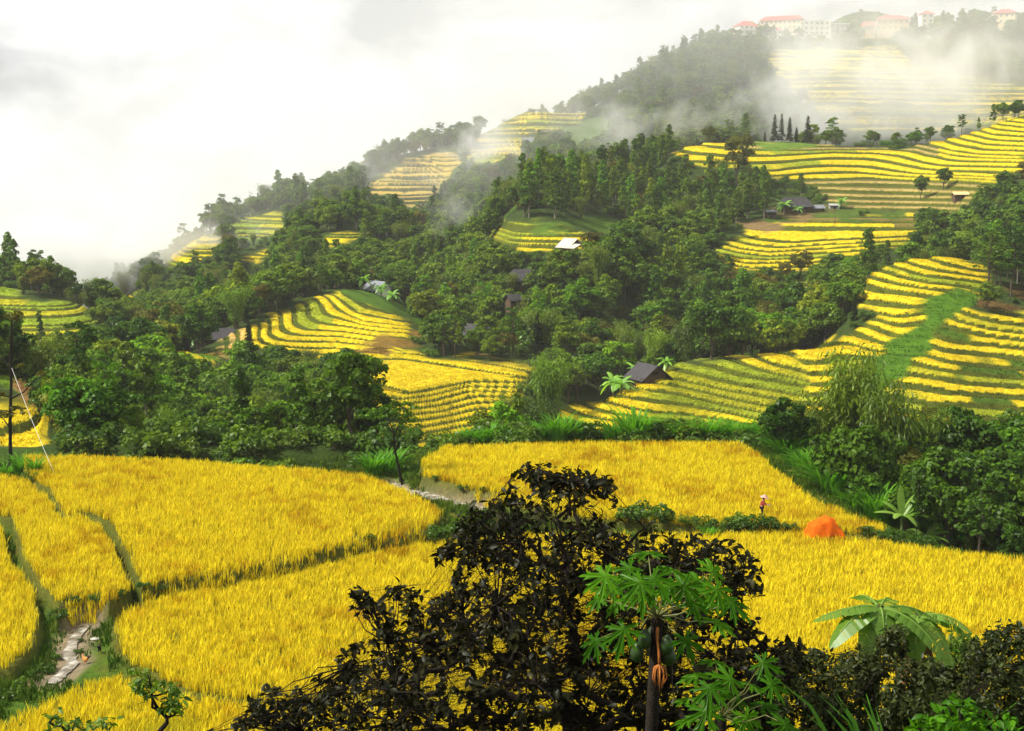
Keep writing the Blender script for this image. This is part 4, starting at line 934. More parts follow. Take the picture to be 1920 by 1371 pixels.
# the dark tree in the middle foreground
SIL = [(988,850),(1035,882),(1090,872),(1165,888),(1172,950),(1160,990),(1215,962),(1252,1000),(1310,1008),(1350,1000),(1386,998),(1436,1040),(1446,1115),(1395,1130),(1425,1185),(1505,1188),(1525,1240),(1480,1300),(1450,1400),(330,1400),(380,1345),(450,1335),(470,1280),(560,1285),(640,1262),(615,1215),(690,1198),(725,1150),(640,1138),(650,1098),(742,1082),(805,1112),(852,1092),(832,1062),(788,1038),(850,985),(862,945),(905,950),(940,900),(975,856)]
D0 = 13.0
base = np.array([P(1075, 1371, D0)[0], D0, gz(P(1075, 1371, D0)[0], D0)]); fork = P(1070, 1330, D0)
tp = [base - (0, 0, .4), base * .5 + fork * .5 + np.array([.06, 0, 0]), fork]; trunk = [tube(tp, [.13, .11, .09], 8)]
hp = []
while len(hp) < 130:
    q = (r.uniform(450, 1500), r.uniform(880, 1395)); 
    if sdist(np.array([q[0]]), np.array([q[1]]), SIL)[0] > 22: hp.append(P(q[0], q[1], D0 + r.normal() * .55))
hubs = np.array(hp); trunk += limbs([fork, tp[1]], hubs, r, .085, .007)
E = sprigs(SIL, D0, .75, 1300, 9, .1, r, hole=.27, seed=11)
for e in E:
    h = hubs[np.argmin(((hubs - e) ** 2).sum(1))]; trunk.append(tube(bend(h, e, r, 3, .08), [.010, .006, .003], 3))
V, Fq = twig_leaves(E, hubs, 11, .080, .56, r)
t = thing('broadleaf_tree', 'blackish broad-leaved tree filling the middle foreground, in front of the golden rice', 'tree')
link('trunk', mesh_np('trunk', *join(trunk), 4, twig, smooth=True), t)
link('crown', mesh_np('crown', V, Fq, 4, L_DARK, {'tint': ('FACE', 'FLOAT', np.repeat(np.clip(r.random(len(Fq) // 6) ** 2.8, 0, 1), 6))}), t)
# bushes bottom right
def bush(name, label, poly, D, dD, n, per, L, seed, mat_, stem_px, hole=.2, nh=14, cat='bush'):
    r = np.random.default_rng(seed); bx = P(stem_px[0], stem_px[1], D); base = np.array([bx[0], D, gz(bx[0], D)]); hp = []
    xs = [q[0] for q in poly]; ys = [q[1] for q in poly]
    while len(hp) < nh:
        q = (r.uniform(min(xs), max(xs)), r.uniform(min(ys), max(ys)))
        if inpoly(np.array([q[0]]), np.array([q[1]]), poly)[0]: hp.append(P(q[0], q[1], D + r.normal() * dD * .6))
    hubs = np.array(hp); root = [base - (0, 0, .3), base * .5 + bx * .5, bx]; parts = [tube(root, [.06, .05, .035], 6)] + limbs([bx, root[1]], hubs, r, .035, .007)
    E = sprigs(poly, D, dD, n, per, L, r, hole=hole, seed=seed)
    for e in E[::2]: parts.append(tube([hubs[np.argmin(((hubs - e) ** 2).sum(1))], e], [.005, .002], 3))
    V, Fq = twig_leaves(E, hubs, per, L, .5, r)
    t = thing(name, label, cat); link('stem', mesh_np('stem', *join(parts), 4, twig, smooth=True), t)
    link('foliage', mesh_np('foliage', V, Fq, 4, mat_, {'tint': ('FACE', 'FLOAT', np.repeat(r.random(len(Fq) // 6) ** 1.5, 6))}), t); return t
bush('bush', 'dark small-leaved bush under the bigger banana plant, right of the papaya', [(1400,1400),(1410,1300),(1450,1230),(1520,1212),(1560,1222),(1640,1195),(1690,1165),(1715,1195),(1700,1240),(1640,1290),(1650,1400)], 14.5, .6, 900, 12, .06, 31, L_BUSH, (1560, 1371), .10)
bush('bush', 'blackish bush filling the bottom right corner of the picture', [(1735,1400),(1720,1300),(1780,1262),(1820,1195),(1862,1170),(1940,1160),(1990,1200),(1990,1400)], 13.5, .6, 1000, 12, .06, 32, L_BUSH, (1860, 1371), .04)
bush('bush', 'olive bush filling the gap behind the long bright grass at lower right', [(1630,1400),(1640,1300),(1690,1235),(1740,1225),(1790,1250),(1800,1300),(1760,1400)], 17.5, .5, 520, 11, .08, 37, L_BUSH, (1700, 1330), .05)
bush('bush', 'leafy green-tipped shoots low at the bottom right, before the corner bush', [(1660,1400),(1700,1340),(1760,1320),(1820,1310),(1850,1345),(1900,1330),(1930,1400)], 10.5, .3, 60, 8, .085, 33, L_FRESH, (1800, 1371), .1, 6)
bush('bush', 'green weedy bush behind the right banana leaves at the field edge', [(1740,1240),(1780,1190),(1830,1170),(1850,1200),(1820,1250),(1760,1280)], 24, .6, 120, 9, .10, 34, LEAF['shrub'], (1800, 1260), .1, 6)
bush('sapling', 'thin green sapling at the lower left in front of the rice', [(240,1290),(270,1255),(320,1285),(345,1300),(340,1340),(290,1330)], 12, .3, 26, 9, .075, 35, LEAF['shrub'], (300, 1371), .0, 5, 'sapling')
bush('sapling', 'low feathery shoot at the bottom left edge of the picture', [(80,1365),(110,1335),(160,1335),(230,1325),(240,1400),(60,1400)], 11, .3, 24, 9, .065, 36, LEAF['shrub'], (150, 1380), .0, 5, 'sapling')
# papaya
def papaya_leaf(c, out, R, rng, up=.75):
    n_ = unit(np.array([out[0] * .35, out[1] * .35 - .35, up]) + rng.normal(size=3) * .12); a = unit(out - (out @ n_) * n_); b = np.cross(n_, a); pts = []
    nl = 7
    for k in range(nl):
        ang = math.radians(-138 + 276 * k / (nl - 1)); ll = (1.0 - .38 * abs(k - 3) / 3) * (.9 + .2 * rng.random()); w_ = math.radians(23)
        for da, rr in ((-w_, .22), (-.20, .55), (-.27, .80), (-.10, .68), (-.07, .88), (0, 1.0), (.07, .88), (.10, .68), (.27, .80), (.20, .55)):
            pts.append((ang + da, rr * ll))
    pts.append((math.radians(138 + 23), .22))
    V = [c]
    for an, rr in pts:
        q = rr * R; V.append(c + a * math.cos(an) * q + b * math.sin(an) * q - n_ * R * .42 * rr ** 2)
    return np.array(V), [(0, i, i + 1) for i in range(1, len(pts))] + [(0, len(pts), 1)]
def papaya(name, label, hub_px, D, leavespx, R, seed, fruit=True):
    r = np.random.default_rng(seed); hub = P(hub_px[0], hub_px[1], D); gx = hub[0] - .12; base = np.array([gx, D, gz(gx, D)])
    t = thing(name, label, 'papaya tree')
    link('trunk', mesh_np('trunk', *tube([base - (0, 0, .3), base * .6 + hub * .4, hub], [.075, .06, .045], 10), 4, twig, smooth=True), t)
    V = []; Fs = []; ti = []; mi = []; o = 0
    for (px, py) in leavespx:
        dd = r.uniform(-.75, .55); c = P(px, py, D + dd); d = unit(c - hub + np.array([0, -.1, 0])); v, f = papaya_leaf(c, d, R * (.85 + .35 * r.random()), r)
        V.append(v); Fs += [tuple(i + o for i in q) for q in f]; o += len(v); k = r.random(); ti += [k] * len(f); mi += [0] * len(f)
        v, f = tube(bend(hub, c, r, 5, .03), np.linspace(.0065, .004, 5), 5); V.append(v); Fs += [tuple(int(i) + o for i in q) for q in f]; o += len(v); ti += [.5] * len(f); mi += [1] * len(f)
    me = bpy.data.meshes.new('leaves'); me.from_pydata(np.concatenate(V).tolist(), [], Fs); me.materials.append(L_FRESH); me.materials.append(plain('petiole', (.11, .12, .025), .6, .3, 8)); me.polygons.foreach_set('material_index', mi)
    at = me.attributes.new('tint', 'FLOAT', 'FACE'); at.data.foreach_set('value', np.array(ti, np.float32)); link('leaves', me, t)
    if fruit:
        fm_ = plain('papaya_fruit', (.022, .045, .010), .4, .25, 10)
        for dx, dy, dz in ((-.10, -.06, -.16), (.07, -.09, -.20), (-.02, .10, -.18), (-.15, .03, -.30), (.10, .02, -.32)):
            bm = bmesh.new(); bmesh.ops.create_uvsphere(bm, u_segments=14, v_segments=10, radius=.055)
            for v in bm.verts:
                k = v.co.z / .055; s = 1 - .35 * max(0, k); v.co.x *= s; v.co.y *= s; v.co.z *= 1.5
            me = bpy.data.meshes.new('fruit'); bm.to_mesh(me); bm.free(); me.materials.append(fm_); me.polygons.foreach_set('use_smooth', [True] * len(me.polygons)); link('fruit', me, t, tuple(hub + np.array([dx, dy, dz])))
        # a dead leaf that hangs on its yellow stalk
        e = P(1236, 1246, D - .15); parts = [tube(bend(hub, e, r, 5, .01), np.linspace(.014, .010, 5), 6)]
        for k in range(8):
            a = k * .785; s = .032 + .02 * r.random(); pts = [e, e + np.array([math.cos(a) * s, math.sin(a) * s, -.035]), e + np.array([math.cos(a) * s * 1.2, math.sin(a) * s * 1.2, -.11]), e + np.array([math.cos(a) * s * .6, math.sin(a) * s * .6, -.15 - .07 * r.random()])]
            parts.append(tube(pts, [.006, .007, .005, .002], 5))
        o = link('dry_leaf', mesh_np('dry_leaf', *join(parts), 4, plain('dry_leaf', (.34, .11, .015), .7, .6, 14), smooth=True), t); o['label'] = 'curled orange dead leaf hanging from a yellow stalk'
    return t
papaya('papaya_tree', 'papaya tree with green fruits and a dangling orange dead leaf', (1232, 1156), 10.6,
   [(1215,1036),(1180,1066),(1135,1080),(1226,1084),(1262,1071),(1335,1070),(1283,1101),(1124,1123),(1232,1146),(1370,1130),(1171,1180),(1117,1201),(1343,1168),(1286,1199),(1200,1092),(1310,1090),(1345,1105),(1150,1100),(1255,1100),(1205,1110),(1300,1130),(1160,1130),(1320,1110)], .20, 41)
papaya('papaya_tree', 'lower papaya plant with dark green leaves right of the fruiting papaya', (1352, 1345), 10.0,
   [(1304,1268),(1368,1274),(1430,1243),(1374,1310),(1324,1334),(1430,1322),(1445,1284),(1384,1352),(1472,1358),(1408,1284),(1290,1310),(1340,1240),(1330,1290),(1400,1345),(1290,1350)], .19, 42, False)
# two banana plants by the lower field edge
def big_banana(label, hub_px, D, lst, W, seed, dead=3, foot=None):
    r = np.random.default_rng(seed); hub = P(hub_px[0], hub_px[1], D); base = np.array([hub[0] - .1, D, gz(hub[0], D)]); t = thing('banana_plant', label, 'banana plant', group=None)
    link('stem', mesh_np('stem', *tube([base - (0, 0, .3), base * .5 + hub * .5, hub], [.10, .085, .05], 10), 4, plain('dark_stem', (.035, .022, .010), .8, .5, 5), smooth=True), t)
    parts = []; ti = []
    for az, L, rise, sag in lst:
        v, f = banana_leaf(hub + np.array([0, 0, -.05]), math.radians(az), L, W, rise, sag, r, 18, 1.9); parts.append(v_f := (v, f)); ti += [r.random()] * len(f)
        pm = [hub + np.array([math.cos(math.radians(az)), math.sin(math.radians(az)), 0]) * L * .92 * q + np.array([0, 0, rise * q - sag * q ** 2.2 - .052]) for q in np.linspace(0, .9, 8)]
        v, f = tube(pm, np.linspace(.03, .008, 8), 5); parts.append((v, f)); ti += [1.0] * len(f)
    link('leaves', mesh_np('leaves', *join(parts), 4, L_BAN, {'tint': ('FACE', 'FLOAT', np.array(ti))}), t)
    parts = []
    for k in range(dead):
        v, f = banana_leaf(hub + np.array([0, 0, -.12]), r.random() * 6.28, .4, .22, .1, 1.25 + .4 * r.random(), r, 8, 1.2); parts.append((v, f))
    if parts:
        o = link('dry_leaves', mesh_np('dry_leaves', *join(parts), 4, plain('dry_banana_leaf', (.16, .075, .025), .9, .5, 4)), t); o['label'] = 'brown withered leaves hanging against the stem'
    return t
big_banana('big pale green banana plant standing before the golden rice at lower right', (1650, 1135), 21, [(176,1.10,.12,.34),(204,1.0,.12,.62),(268,.42,.20,.60),(110,.8,.35,.4),(14,1.1,.16,.46),(332,1.25,.06,.95),(350,.85,.10,.6),(60,.7,.30,.35),(228,.5,.02,.8),(190,.7,.25,.3)], .42, 51)
big_banana('second banana plant with ragged drooping leaves and brown stem, right of the big one', (1722, 1150), 21.6, [(352,.85,.15,.45),(310,.75,.1,.95),(205,.55,.1,.5),(30,.75,.2,.5),(250,.5,.1,.75),(345,.9,.3,.5),(170,.6,.2,.4)], .40, 52, 5)
# bright banana plants beyond the field on the right
def mk_tall_banana(label, px, py, D, H, seed, lst, W=.62):
    r = np.random.default_rng(seed); q = P(px, py, D); gx = q[0]; base = np.array([gx, D, gz(gx, D)]); hub = base + np.array([0, 0, H]); t = thing('banana_plant', label, 'banana plant')
    link('stem', mesh_np('stem', *tube([base - (0, 0, .3), hub], [.17, .09], 8), 4, plain('banana_stem_green', (.09, .12, .03), .7, .3, 4), smooth=True), t); parts = []; ti = []
    for az, L, rise, sag in lst:
        v, f = banana_leaf(hub, math.radians(az), L, W, rise, sag, r, 10, .3); parts.append((v, f)); ti += [r.random()] * len(f)
    link('leaves', mesh_np('leaves', *join(parts), 4, L_BAN, {'tint': ('FACE', 'FLOAT', np.array(ti))}), t)
mk_tall_banana('bright green banana plant with an upright leaf, beyond the right end of the rice', 1690, 1000, 100, 1.7, 61, [(100,.5,2.4,.1),(175,2.2,1.2,.9),(150,1.6,1.8,.8),(20,2.0,1.6,.7),(35,1.8,2.2,.6),(355,2.2,1.1,1.1),(300,1.6,1.0,1.4),(230,1.4,1.3,1.2)])
mk_tall_banana('low banana plant with arching leaves right of the bright upright one', 1738, 1005, 100.5, 1.0, 62, [(10,2.0,1.2,.9),(160,1.6,1.2,.8),(40,1.8,1.7,.7),(330,1.8,.8,1.0),(200,1.4,.9,.9)])

# ------------------------------------------------------------------ tall grass clumps on the field banks
L_REED = leafmat('tall_grass', (.045, .17, .006), (.14, .36, .016), .2, .4, .015)
def reed(seed, H, n, R):
    r = np.random.default_rng(seed); V = []; Fq = []; ti = []
    for i in range(n):
        a = r.random() * 6.28; b0 = np.array([math.cos(a), math.sin(a), 0]) * R * r.random() ** .6; h = H * (.6 + .5 * r.random()); o = h * (.15 + .55 * r.random()); d = np.array([math.cos(a + r.normal() * .6), math.sin(a + r.normal() * .6), 0]); s = np.array([-d[1], d[0], 0]); w_ = .035 + .03 * r.random(); prev = None
        for t in np.linspace(0, 1, 6):
            c = b0 + d * o * t ** 1.8 + np.array([0, 0, h * (t - .32 * t ** 3)]); ww = w_ * (1 - t ** 2.2) + .004; V += [c - s * ww, c + s * ww]
            k = len(V)
            if t > 0: Fq.append((k - 4, k - 3, k - 1, k - 2)); ti.append(.25 + .6 * r.random() * 0 + .6 * ((i * .618) % 1))
    return mesh_np('grass_clump', np.array(V), np.array(Fq), 4, L_REED, {'tint': ('FACE', 'FLOAT', np.array(ti))})
RD = [reed(70, 2.6, 150, .55), reed(71, 2.2, 130, .7), reed(72, 3.0, 160, .5)]
GC = [(700,892,.8,'beside the stream head, left of the thin dark tree'),(728,885,1.0,'right behind the thin dark tree by the stream'),(855,842,.6,'low, at the left end of the back bank'),(900,840,.8,'left of the wispy tuft on the back bank'),(968,836,1.0,'broad, below the foot of the yellow terrace'),(1045,835,1.1,'tallest of those below the bamboo'),(1085,834,.8,'just right of the tallest one below the bamboo'),(1135,834,.6,'small, between the two tall ones of the back bank'),(1190,836,1.35,'dark and feathery, below the hut'),(1230,834,.8,'short, right of the feathery dark one'),(1285,834,1.1,'bright, in the middle of the back bank'),(1325,834,1.0,'bright, right of the middle of the back bank'),(1372,834,.9,'before the right corner of the back bank'),(1405,836,.8,'at the right corner of the back bank'),(1440,845,1.15,'below the small dark tree at the bank corner'),(1475,870,1.25,'tall, first down the right bank'),(1505,890,1.0,'second down the right bank'),(1535,912,1.15,'bright, third down the right bank'),(1562,935,1.25,'wide, midway down the right bank'),(1598,958,1.0,'below the wide one on the right bank'),(1645,985,1.2,'left of the bright banana plant'),(1700,1002,1.1,'at the foot of the bright banana plant'),(1795,1010,1.15,'right of the low banana plant'),(1840,1022,.7,'last of the right bank, among weeds'),(40,890,.7,'on the grassy mound at the left edge'),(15,895,.6,'leftmost on the grassy mound at the frame edge'),(65,892,.55,'at the right side of the grassy mound'),(1330,1010,.35,'tiny, by the bund left of the person')]
for i, (px, py, s, lb) in enumerate(GC):
    q = hit(px, py, 60, 134)
    if q is None: continue
    o = link('grass_clump', RD[i % 3]); o.location = (q[0], q[1], q[2] - .05); o.scale = (s * 1.5, s * 1.5, s * 1.22); o.rotation_euler.z = i * 1.7
    tag(o, 'tall green grass clump ' + lb, 'grass clump', 'tall grass clumps on the field banks'); o.color = (1, 1, 1, 1)
k_ = 0
for (p1, p2) in zip(GC[2:22], GC[3:23]):
    for f_ in (.33, .67):
        k_ += 1; q = hit(p1[0] * (1 - f_) + p2[0] * f_, p1[1] * (1 - f_) + p2[1] * f_ - 3, 60, 134)
        if q is None: continue
        o = link('grass_clump', RD[k_ % 3]); s = .55 + .35 * ((k_ * .618) % 1); o.location = (q[0], q[1], q[2] - .05); o.scale = (s * 1.6, s * 1.6, s * 1.3); o.rotation_euler.z = k_ * 2.3
        tag(o, f'lower grass clump between the taller ones of the field bank, number {k_} from the left', 'grass clump', 'tall grass clumps on the field banks')
q = hit(1690, 1352, 3, 60); r = np.random.default_rng(5)
D = 12.4; gx = P(1700, 1300, D)[0]; o = link('grass_clump', reed(75, 3.0, 150, .35)); o.location = (gx, D, gz(gx, D)); o.scale = (.8, .7, 1.28); tag(o, 'long bright grass between the two dark bushes at the lower right', 'grass clump')
# low shrubs on the bund between the two right fields and along the banks
m0 = len(TREES)
SH = [(1185,985,2.0),(1215,985,2.6),(1245,988,1.6),(1280,990,1.2),(1320,992,1.4),(1365,994,2.2),(1392,996,2.5),(1412,997,2.3),(1446,998,2.2),(1462,999,1.8),(1482,1000,1.4),(1625,1015,1.3),(1660,1020,1.4),(1700,1024,1.6),(1740,1030,1.7),(1780,1034,1.9),(1820,1040,1.8),(1860,1044,2.0),(1900,1048,1.8),(1930,1050,1.7),(815,1022,2.2),(840,1010,2.0),(858,1000,1.4),(695,1035,.9),(270,1122,.8),(300,1120,.7),(140,1150,.9),(180,1145,.9),(110,1165,.9),(225,1135,.8),(40,1290,.9),(20,1310,1.0),(60,1270,.8),(100,1240,.8),(85,1262,.8),(150,1205,.45),(147,1228,.5),(55,905,1.2),(25,900,1.3),(820,903,.8),(870,922,.8),(905,930,.8),(770,898,.9),(1850,1005,1.8),(1875,1012,2.0),(1905,1015,2.2)]
for i, (px, py, H) in enumerate(SH):
    q = hit(px, py, 58, 134)
    if q is None: continue
    kd = 'shrub'; v = i % 3; cm, tm, H0 = PROTO[kd][v]; s = H / H0 * (.5 if 1350 < px < 1490 else .68)
    ref = 'the bund left of the person' if 1180 <= px < 1428 and py > 980 else 'the bund between person and tarpaulin' if 1428 <= px < 1500 and py > 980 else 'the weedy bank at the field right end' if px >= 1600 else 'the stream bank beside the plot' if px > 690 else 'the ditch by the lower left stream' if py > 1100 else 'the mound at the left edge'
    same = [k for k in SH if abs(k[0] - px) < 500]
    r_ = thing(kd, '', 'shrub', (q[0], q[1], q[2] - .05), i * 1.3, 'low shrubs around the near fields', s); r_['q'] = 0; del r_['q']
    c = link('foliage', cm, r_); c.color = (.62, .75, .7, 1) if i % 3 else (.9, 1.0, .8, 1); link('stem', tm, r_); r_['label'] = ref; r_['category'] = 'shrub'
grp = {}
for o in COL.objects:
    if o.get('group') == 'low shrubs around the near fields': grp.setdefault(o['label'], []).append(o)
for ref, l in grp.items():
    l.sort(key=lambda o: o.location.x / o.location.y)
    for k, o in enumerate(l): o['label'] = ('leftmost', 'second', 'third', 'fourth', 'fifth', 'sixth', 'seventh', 'eighth', 'ninth', 'tenth', 'eleventh', 'twelfth', 'thirteenth', 'fourteenth')[min(k, 13)] + ' low shrub from left on ' + ref

# ------------------------------------------------------------------ thin trees at the edges of the near fields
def thin_tree(label, px, py, D, top, rad, branches, tufts_, leaf, seed, nm='bare_tree'):
    r = np.random.default_rng(seed); b0 = P(px, py, D); b0[2] = min(b0[2], gz(b0[0], D)); t = thing(nm, label, 'tree'); tp = [P(a, b, D) for a, b in top]
    pts = [b0 - (0, 0, .4)] + tp; parts = [tube(pts, np.linspace(rad, rad * .3, len(pts)), 7)]
    for l in branches: parts.append(tube([P(a, b, D + k * .25) for k, (a, b) in enumerate(l)], np.linspace(rad * .45, rad * .12, len(l)), 5))
    link('trunk', mesh_np('trunk', *join(parts), 4, twig, smooth=True), t)
    cl = []
    for (a, b, rr, n) in tufts_:
        for _ in range(n): q = P(a + r.normal() * rr, b + r.normal() * rr * .4, D + r.normal() * rr * D / F); cl.append((*q, .28 + .2 * r.random()))
    v, f, tt = clump_leaves(cl, 130, .19, r, .3, .6); link('crown', mesh_np('crown', v, f, 4, LEAF[leaf], {'tint': ('FACE', 'FLOAT', tt)}), t); return t
thin_tree('thin dark nearly leafless tree at the left edge, tied by a white rope', 17, 846, 120, [(19,790),(21,720),(20,660),(22,605),(23,592)], .17, [[(21,690),(5,672),(-5,668)],[(21,745),(5,742),(-8,740)],[(21,748),(45,735),(62,715),(78,700)],[(20,805),(8,788),(2,780)],[(21,700),(34,690),(42,684)]],
   [(23,594,9,12),(42,686,4,3),(75,702,6,4),(8,780,9,10),(30,768,7,6),(-5,740,6,5)], 'brown', 91)
t = thin_tree('slim dark tree with a thin crown leaning by the stream', 757, 912, 112, [(748,880),(741,845),(738,810),(728,785)], .13, [[(740,835),(755,800),(768,785)],[(738,812),(712,790),(700,782)],[(739,820),(750,790),(748,772)]],
   [(725,775,16,16),(760,788,16,12),(700,782,9,8),(742,765,14,10)], 'tree', 92, 'slim_tree')
for c in t.children: c.color = PALETTE['dark green']
def rope(label, pts, rad, m):
    v, f = tube(pts, rad, 5); o = link('rope', mesh_np('rope', v, f, 4, m, smooth=True)); tag(o, label, 'rope')
a_pt, b_pt = P(22, 690, 119.8), P(106, 897, 108.5)
rope('white rope running from the thin tree at the left down into the rice', [a_pt + (b_pt - a_pt) * k - np.array([0, 0, .25 * math.sin(math.pi * k)]) for k in np.linspace(0, 1, 8)], .013, plain('rope', (.75, .74, .70), .7, .05))
# ------------------------------------------------------------------ water of the stream
m_w, nt, out = mat('stream_water'); b = N(nt, 'ShaderNodeBsdfPrincipled'); setin(b, Roughness=.22); b.inputs['Specular IOR Level'].default_value = .6
nt.links.new(ramp(nt, noise(nt, 1.8, 5), [(.35, (.10, .08, .05)), (.52, (.24, .21, .16)), (.66, (.48, .46, .40))]), b.inputs['Base Color'])
bp = N(nt, 'ShaderNodeBump'); setin(bp, Strength=.7, Distance=.12); nt.links.new(noise(nt, 3.5, 5), bp.inputs['Height']); nt.links.new(bp.outputs[0], b.inputs['Normal']); nt.links.new(b.outputs[0], out.inputs[0])
for i, s in enumerate(STREAMXY):
    V = []; wd = .95 if i == 0 else .30
    q = []
    for (x1, y1), (x2, y2) in zip(s[:-1], s[1:]): q += [(x1 + (x2 - x1) * k / 6, y1 + (y2 - y1) * k / 6) for k in range(6)]
    q.append(s[-1]); q = np.array(q); tg = np.gradient(q, axis=0); tg = tg / np.linalg.norm(tg, axis=1)[:, None]; nn = np.stack([-tg[:, 1], tg[:, 0]], 1); ww = wd * (.75 + .5 * RNG.random(len(q)))[:, None]
    for k in np.linspace(-1, 1, 7): V.append(np.column_stack([q + nn * ww * k, np.full(len(q), -24.86 - .02 * abs(k))]))
    V = np.stack(V, 1).reshape(-1, 3); n_ = len(q); Fq = np.array([(a * 7 + c, a * 7 + c + 1, (a + 1) * 7 + c + 1, (a + 1) * 7 + c) for a in range(n_ - 1) for c in range(6)])
    tag(link('stream', mesh_np('stream', V, Fq, 4, m_w, smooth=True)), ('pale shallow stream between the two upper rice fields' if i == 0 else 'narrow pale brook in the weedy ditch at the lower left'), kind='structure')

# ------------------------------------------------------------------ houses
def mesh_faces(name, V, Fs, m, smooth=False):
    me = bpy.data.meshes.new(name); me.from_pydata([tuple(map(float, v)) for v in V], [], Fs); me.materials.append(m); me.update(); return me
def box(x0, x1, y0, y1, z0, z1):
    return [(x0,y0,z0),(x1,y0,z0),(x1,y1,z0),(x0,y1,z0),(x0,y0,z1),(x1,y0,z1),(x1,y1,z1),(x0,y1,z1)], [(0,3,2,1),(4,5,6,7),(0,1,5,4),(1,2,6,5),(2,3,7,6),(3,0,4,7)]
def boxes(name, bl, m, parent, label=None):
    V = []; Fs = []
    for b_ in bl:
        v, f = box(*b_); o = len(V); V += v; Fs += [tuple(i + o for i in q) for q in f]
    o = link(name, mesh_faces(name, V, Fs, m), parent)
    if label: o['label'] = label
    return o
def roof(parent, W, Dp, z0, h, over, m, ridge=.0, hip=0.0, th=.14, cx=0, cy=0, name='roof'):
    """gable (hip=0) or hipped roof with its ridge along x; a solid shell of thickness th"""
    w, d = W / 2 + over, Dp / 2 + over; hx = w - hip * d
    drop = over * h / (Dp / 2)
    top = [(-w, -d, z0 - drop), (w, -d, z0 - drop), (w, d, z0 - drop), (-w, d, z0 - drop), (-hx, 0, z0 + h), (hx, 0, z0 + h)]
    V = [(x + cx, y + cy, z + th) for x, y, z in top] + [(x + cx, y + cy, z) for x, y, z in top]
    Fs = [(0, 1, 5, 4), (2, 3, 4, 5), (1, 2, 5), (3, 0, 4), (7, 6, 10, 11), (9, 8, 11, 10), (8, 7, 11), (6, 9, 10), (0, 6, 7, 1), (1, 7, 8, 2), (2, 8, 9, 3), (3, 9, 6, 0)]
    if hip == 0:
        Fs = [(0, 1, 5, 4), (2, 3, 4, 5), (7, 6, 10, 11), (9, 8, 11, 10), (0, 6, 7, 1), (2, 8, 9, 3), (1, 7, 11, 5), (5, 11, 8, 2), (3, 9, 10, 4), (4, 10, 6, 0)]
    return link(name, mesh_faces(name, V, Fs, m), parent)
m_slate = plain('dark_roofing', (.045, .042, .045), .75, .35, 1.2, .2, .5); m_grey = plain('grey_roofing', (.17, .18, .20), .6, .2, .8, .3, .3); m_white = plain('pale_roofing', (.46, .42, .34), .6, .12, .8, .3, .3)
m_wood = plain('weathered_wood', (.10, .065, .04), .9, .35, 3, .1, .5); m_gap = plain('dark_opening', (.012, .011, .010), .9, .2); m_red = plain('red_roofing', (.50, .095, .075), .7, .18, .6, .2, .3); m_cream = plain('cream_plaster', (.66, .56, .36), .85, .10, .5, .2, .2)
m_whitew = plain('white_plaster', (.72, .70, .62), .85, .08, .5, .2, .2); m_glass = plain('window_glass', (.05, .06, .07), .2, .2, 2, .5); m_ochre = plain('ochre_plaster', (.60, .44, .20), .85, .1, .5); m_conc = plain('grey_concrete', (.34, .33, .31), .9, .2, .8, .2, .3); m_earth = plain('red_earth', (.30, .11, .05), .95, .3, 1.5, .05, .6)
def hut(label, px, py, D, W, Dp, Hw, Hr, rot, rm, wm, over=.7, hip=.0, annex=None):
    q = P(px, py, D); z = min(gz(q[0], D), gz(q[0] - W * .3, D), gz(q[0] + W * .3, D)); t = thing('farmhouse', label, 'house', (q[0], D, max(z, q[2] - 1.2)), math.radians(rot))
    w, d = W / 2, Dp / 2
    V, Fs = box(-w, w, -d, d, -2.0, Hw)
    if hip == 0: V += [(-w, 0, Hw + Hr * .97), (w, 0, Hw + Hr * .97)]; Fs = Fs[:1] + Fs[2:] + [(5, 6, 9), (7, 4, 8)]
    link('wall', mesh_faces('wall', V, Fs, wm), t)
    roof(t, W, Dp, Hw, Hr, over, rm, hip=hip)
    boxes('door', [(-.5, .5, -d - .06, -d + .02, -.1, min(1.9, Hw - .15))], m_gap, t)
    for sx in (-.3, .3): boxes('window', [(W * sx - .45, W * sx + .45, -d - .05, -d + .02, .8, min(1.7, Hw - .2))], m_gap, t)
    if over > .9:
        for sx in (-1, -.35, .35, 1): boxes('post', [(w * sx - .08, w * sx + .08, -d - over * .8, -d - over * .8 + .16, -1.6, Hw - .25)], m_wood, t)
    if hip == 0: boxes('gable_vent', [(w - .02, w + .05, -.8, .8, Hw + .25, Hw + .75)], m_gap, t)
    if annex:
        ax, ay, aw, ad, ah, am = annex; boxes('annex', [(ax - aw / 2, ax + aw / 2, ay - ad / 2, ay + ad / 2, -1.5, ah)], wm, t); roof(t, aw, ad, ah, .9, .5, am, cx=ax, cy=ay, name='annex_roof')
    return t
hut('small hut with dark gabled roof above the stepped green rice in the centre right', 1215, 716, 263, 4.7, 4.9, 1.8, 1.9, -62, m_slate, m_wood, 1.0)
hut('dark-roofed farmhouse with a lower wing between two banana groves', 895, 640, 340, 6.0, 5.2, 2.4, 2.4, -28, m_slate, m_wood, 1.0, 0, (-4.6, -.2, 4.2, 4.0, 1.7, m_slate))
hut('farmhouse with long dark roof half hidden in the central wood', 985, 528, 396, 8.6, 5.6, 2.3, 2.3, 10, m_slate, m_wood, 1.0, .5)
hut('hut with grey roof behind banana plants left of the central wood', 708, 548, 409, 6.5, 5.0, 2.4, 2.0, -50, m_grey, m_whitew, .8)
hut('low dark hut right of a banana plant on the middle left', 403, 640, 334, 7.5, 5, 1.9, 1.8, 14, m_slate, m_wood, .9)
hut('dark hut beside the ploughed plot below the wavy upper terraces', 1490, 396, 487, 9.5, 6, 2.2, 2.4, 12, m_slate, m_wood, 1.0, .4, (7.5, -1.5, 4, 3, 1.2, m_grey))
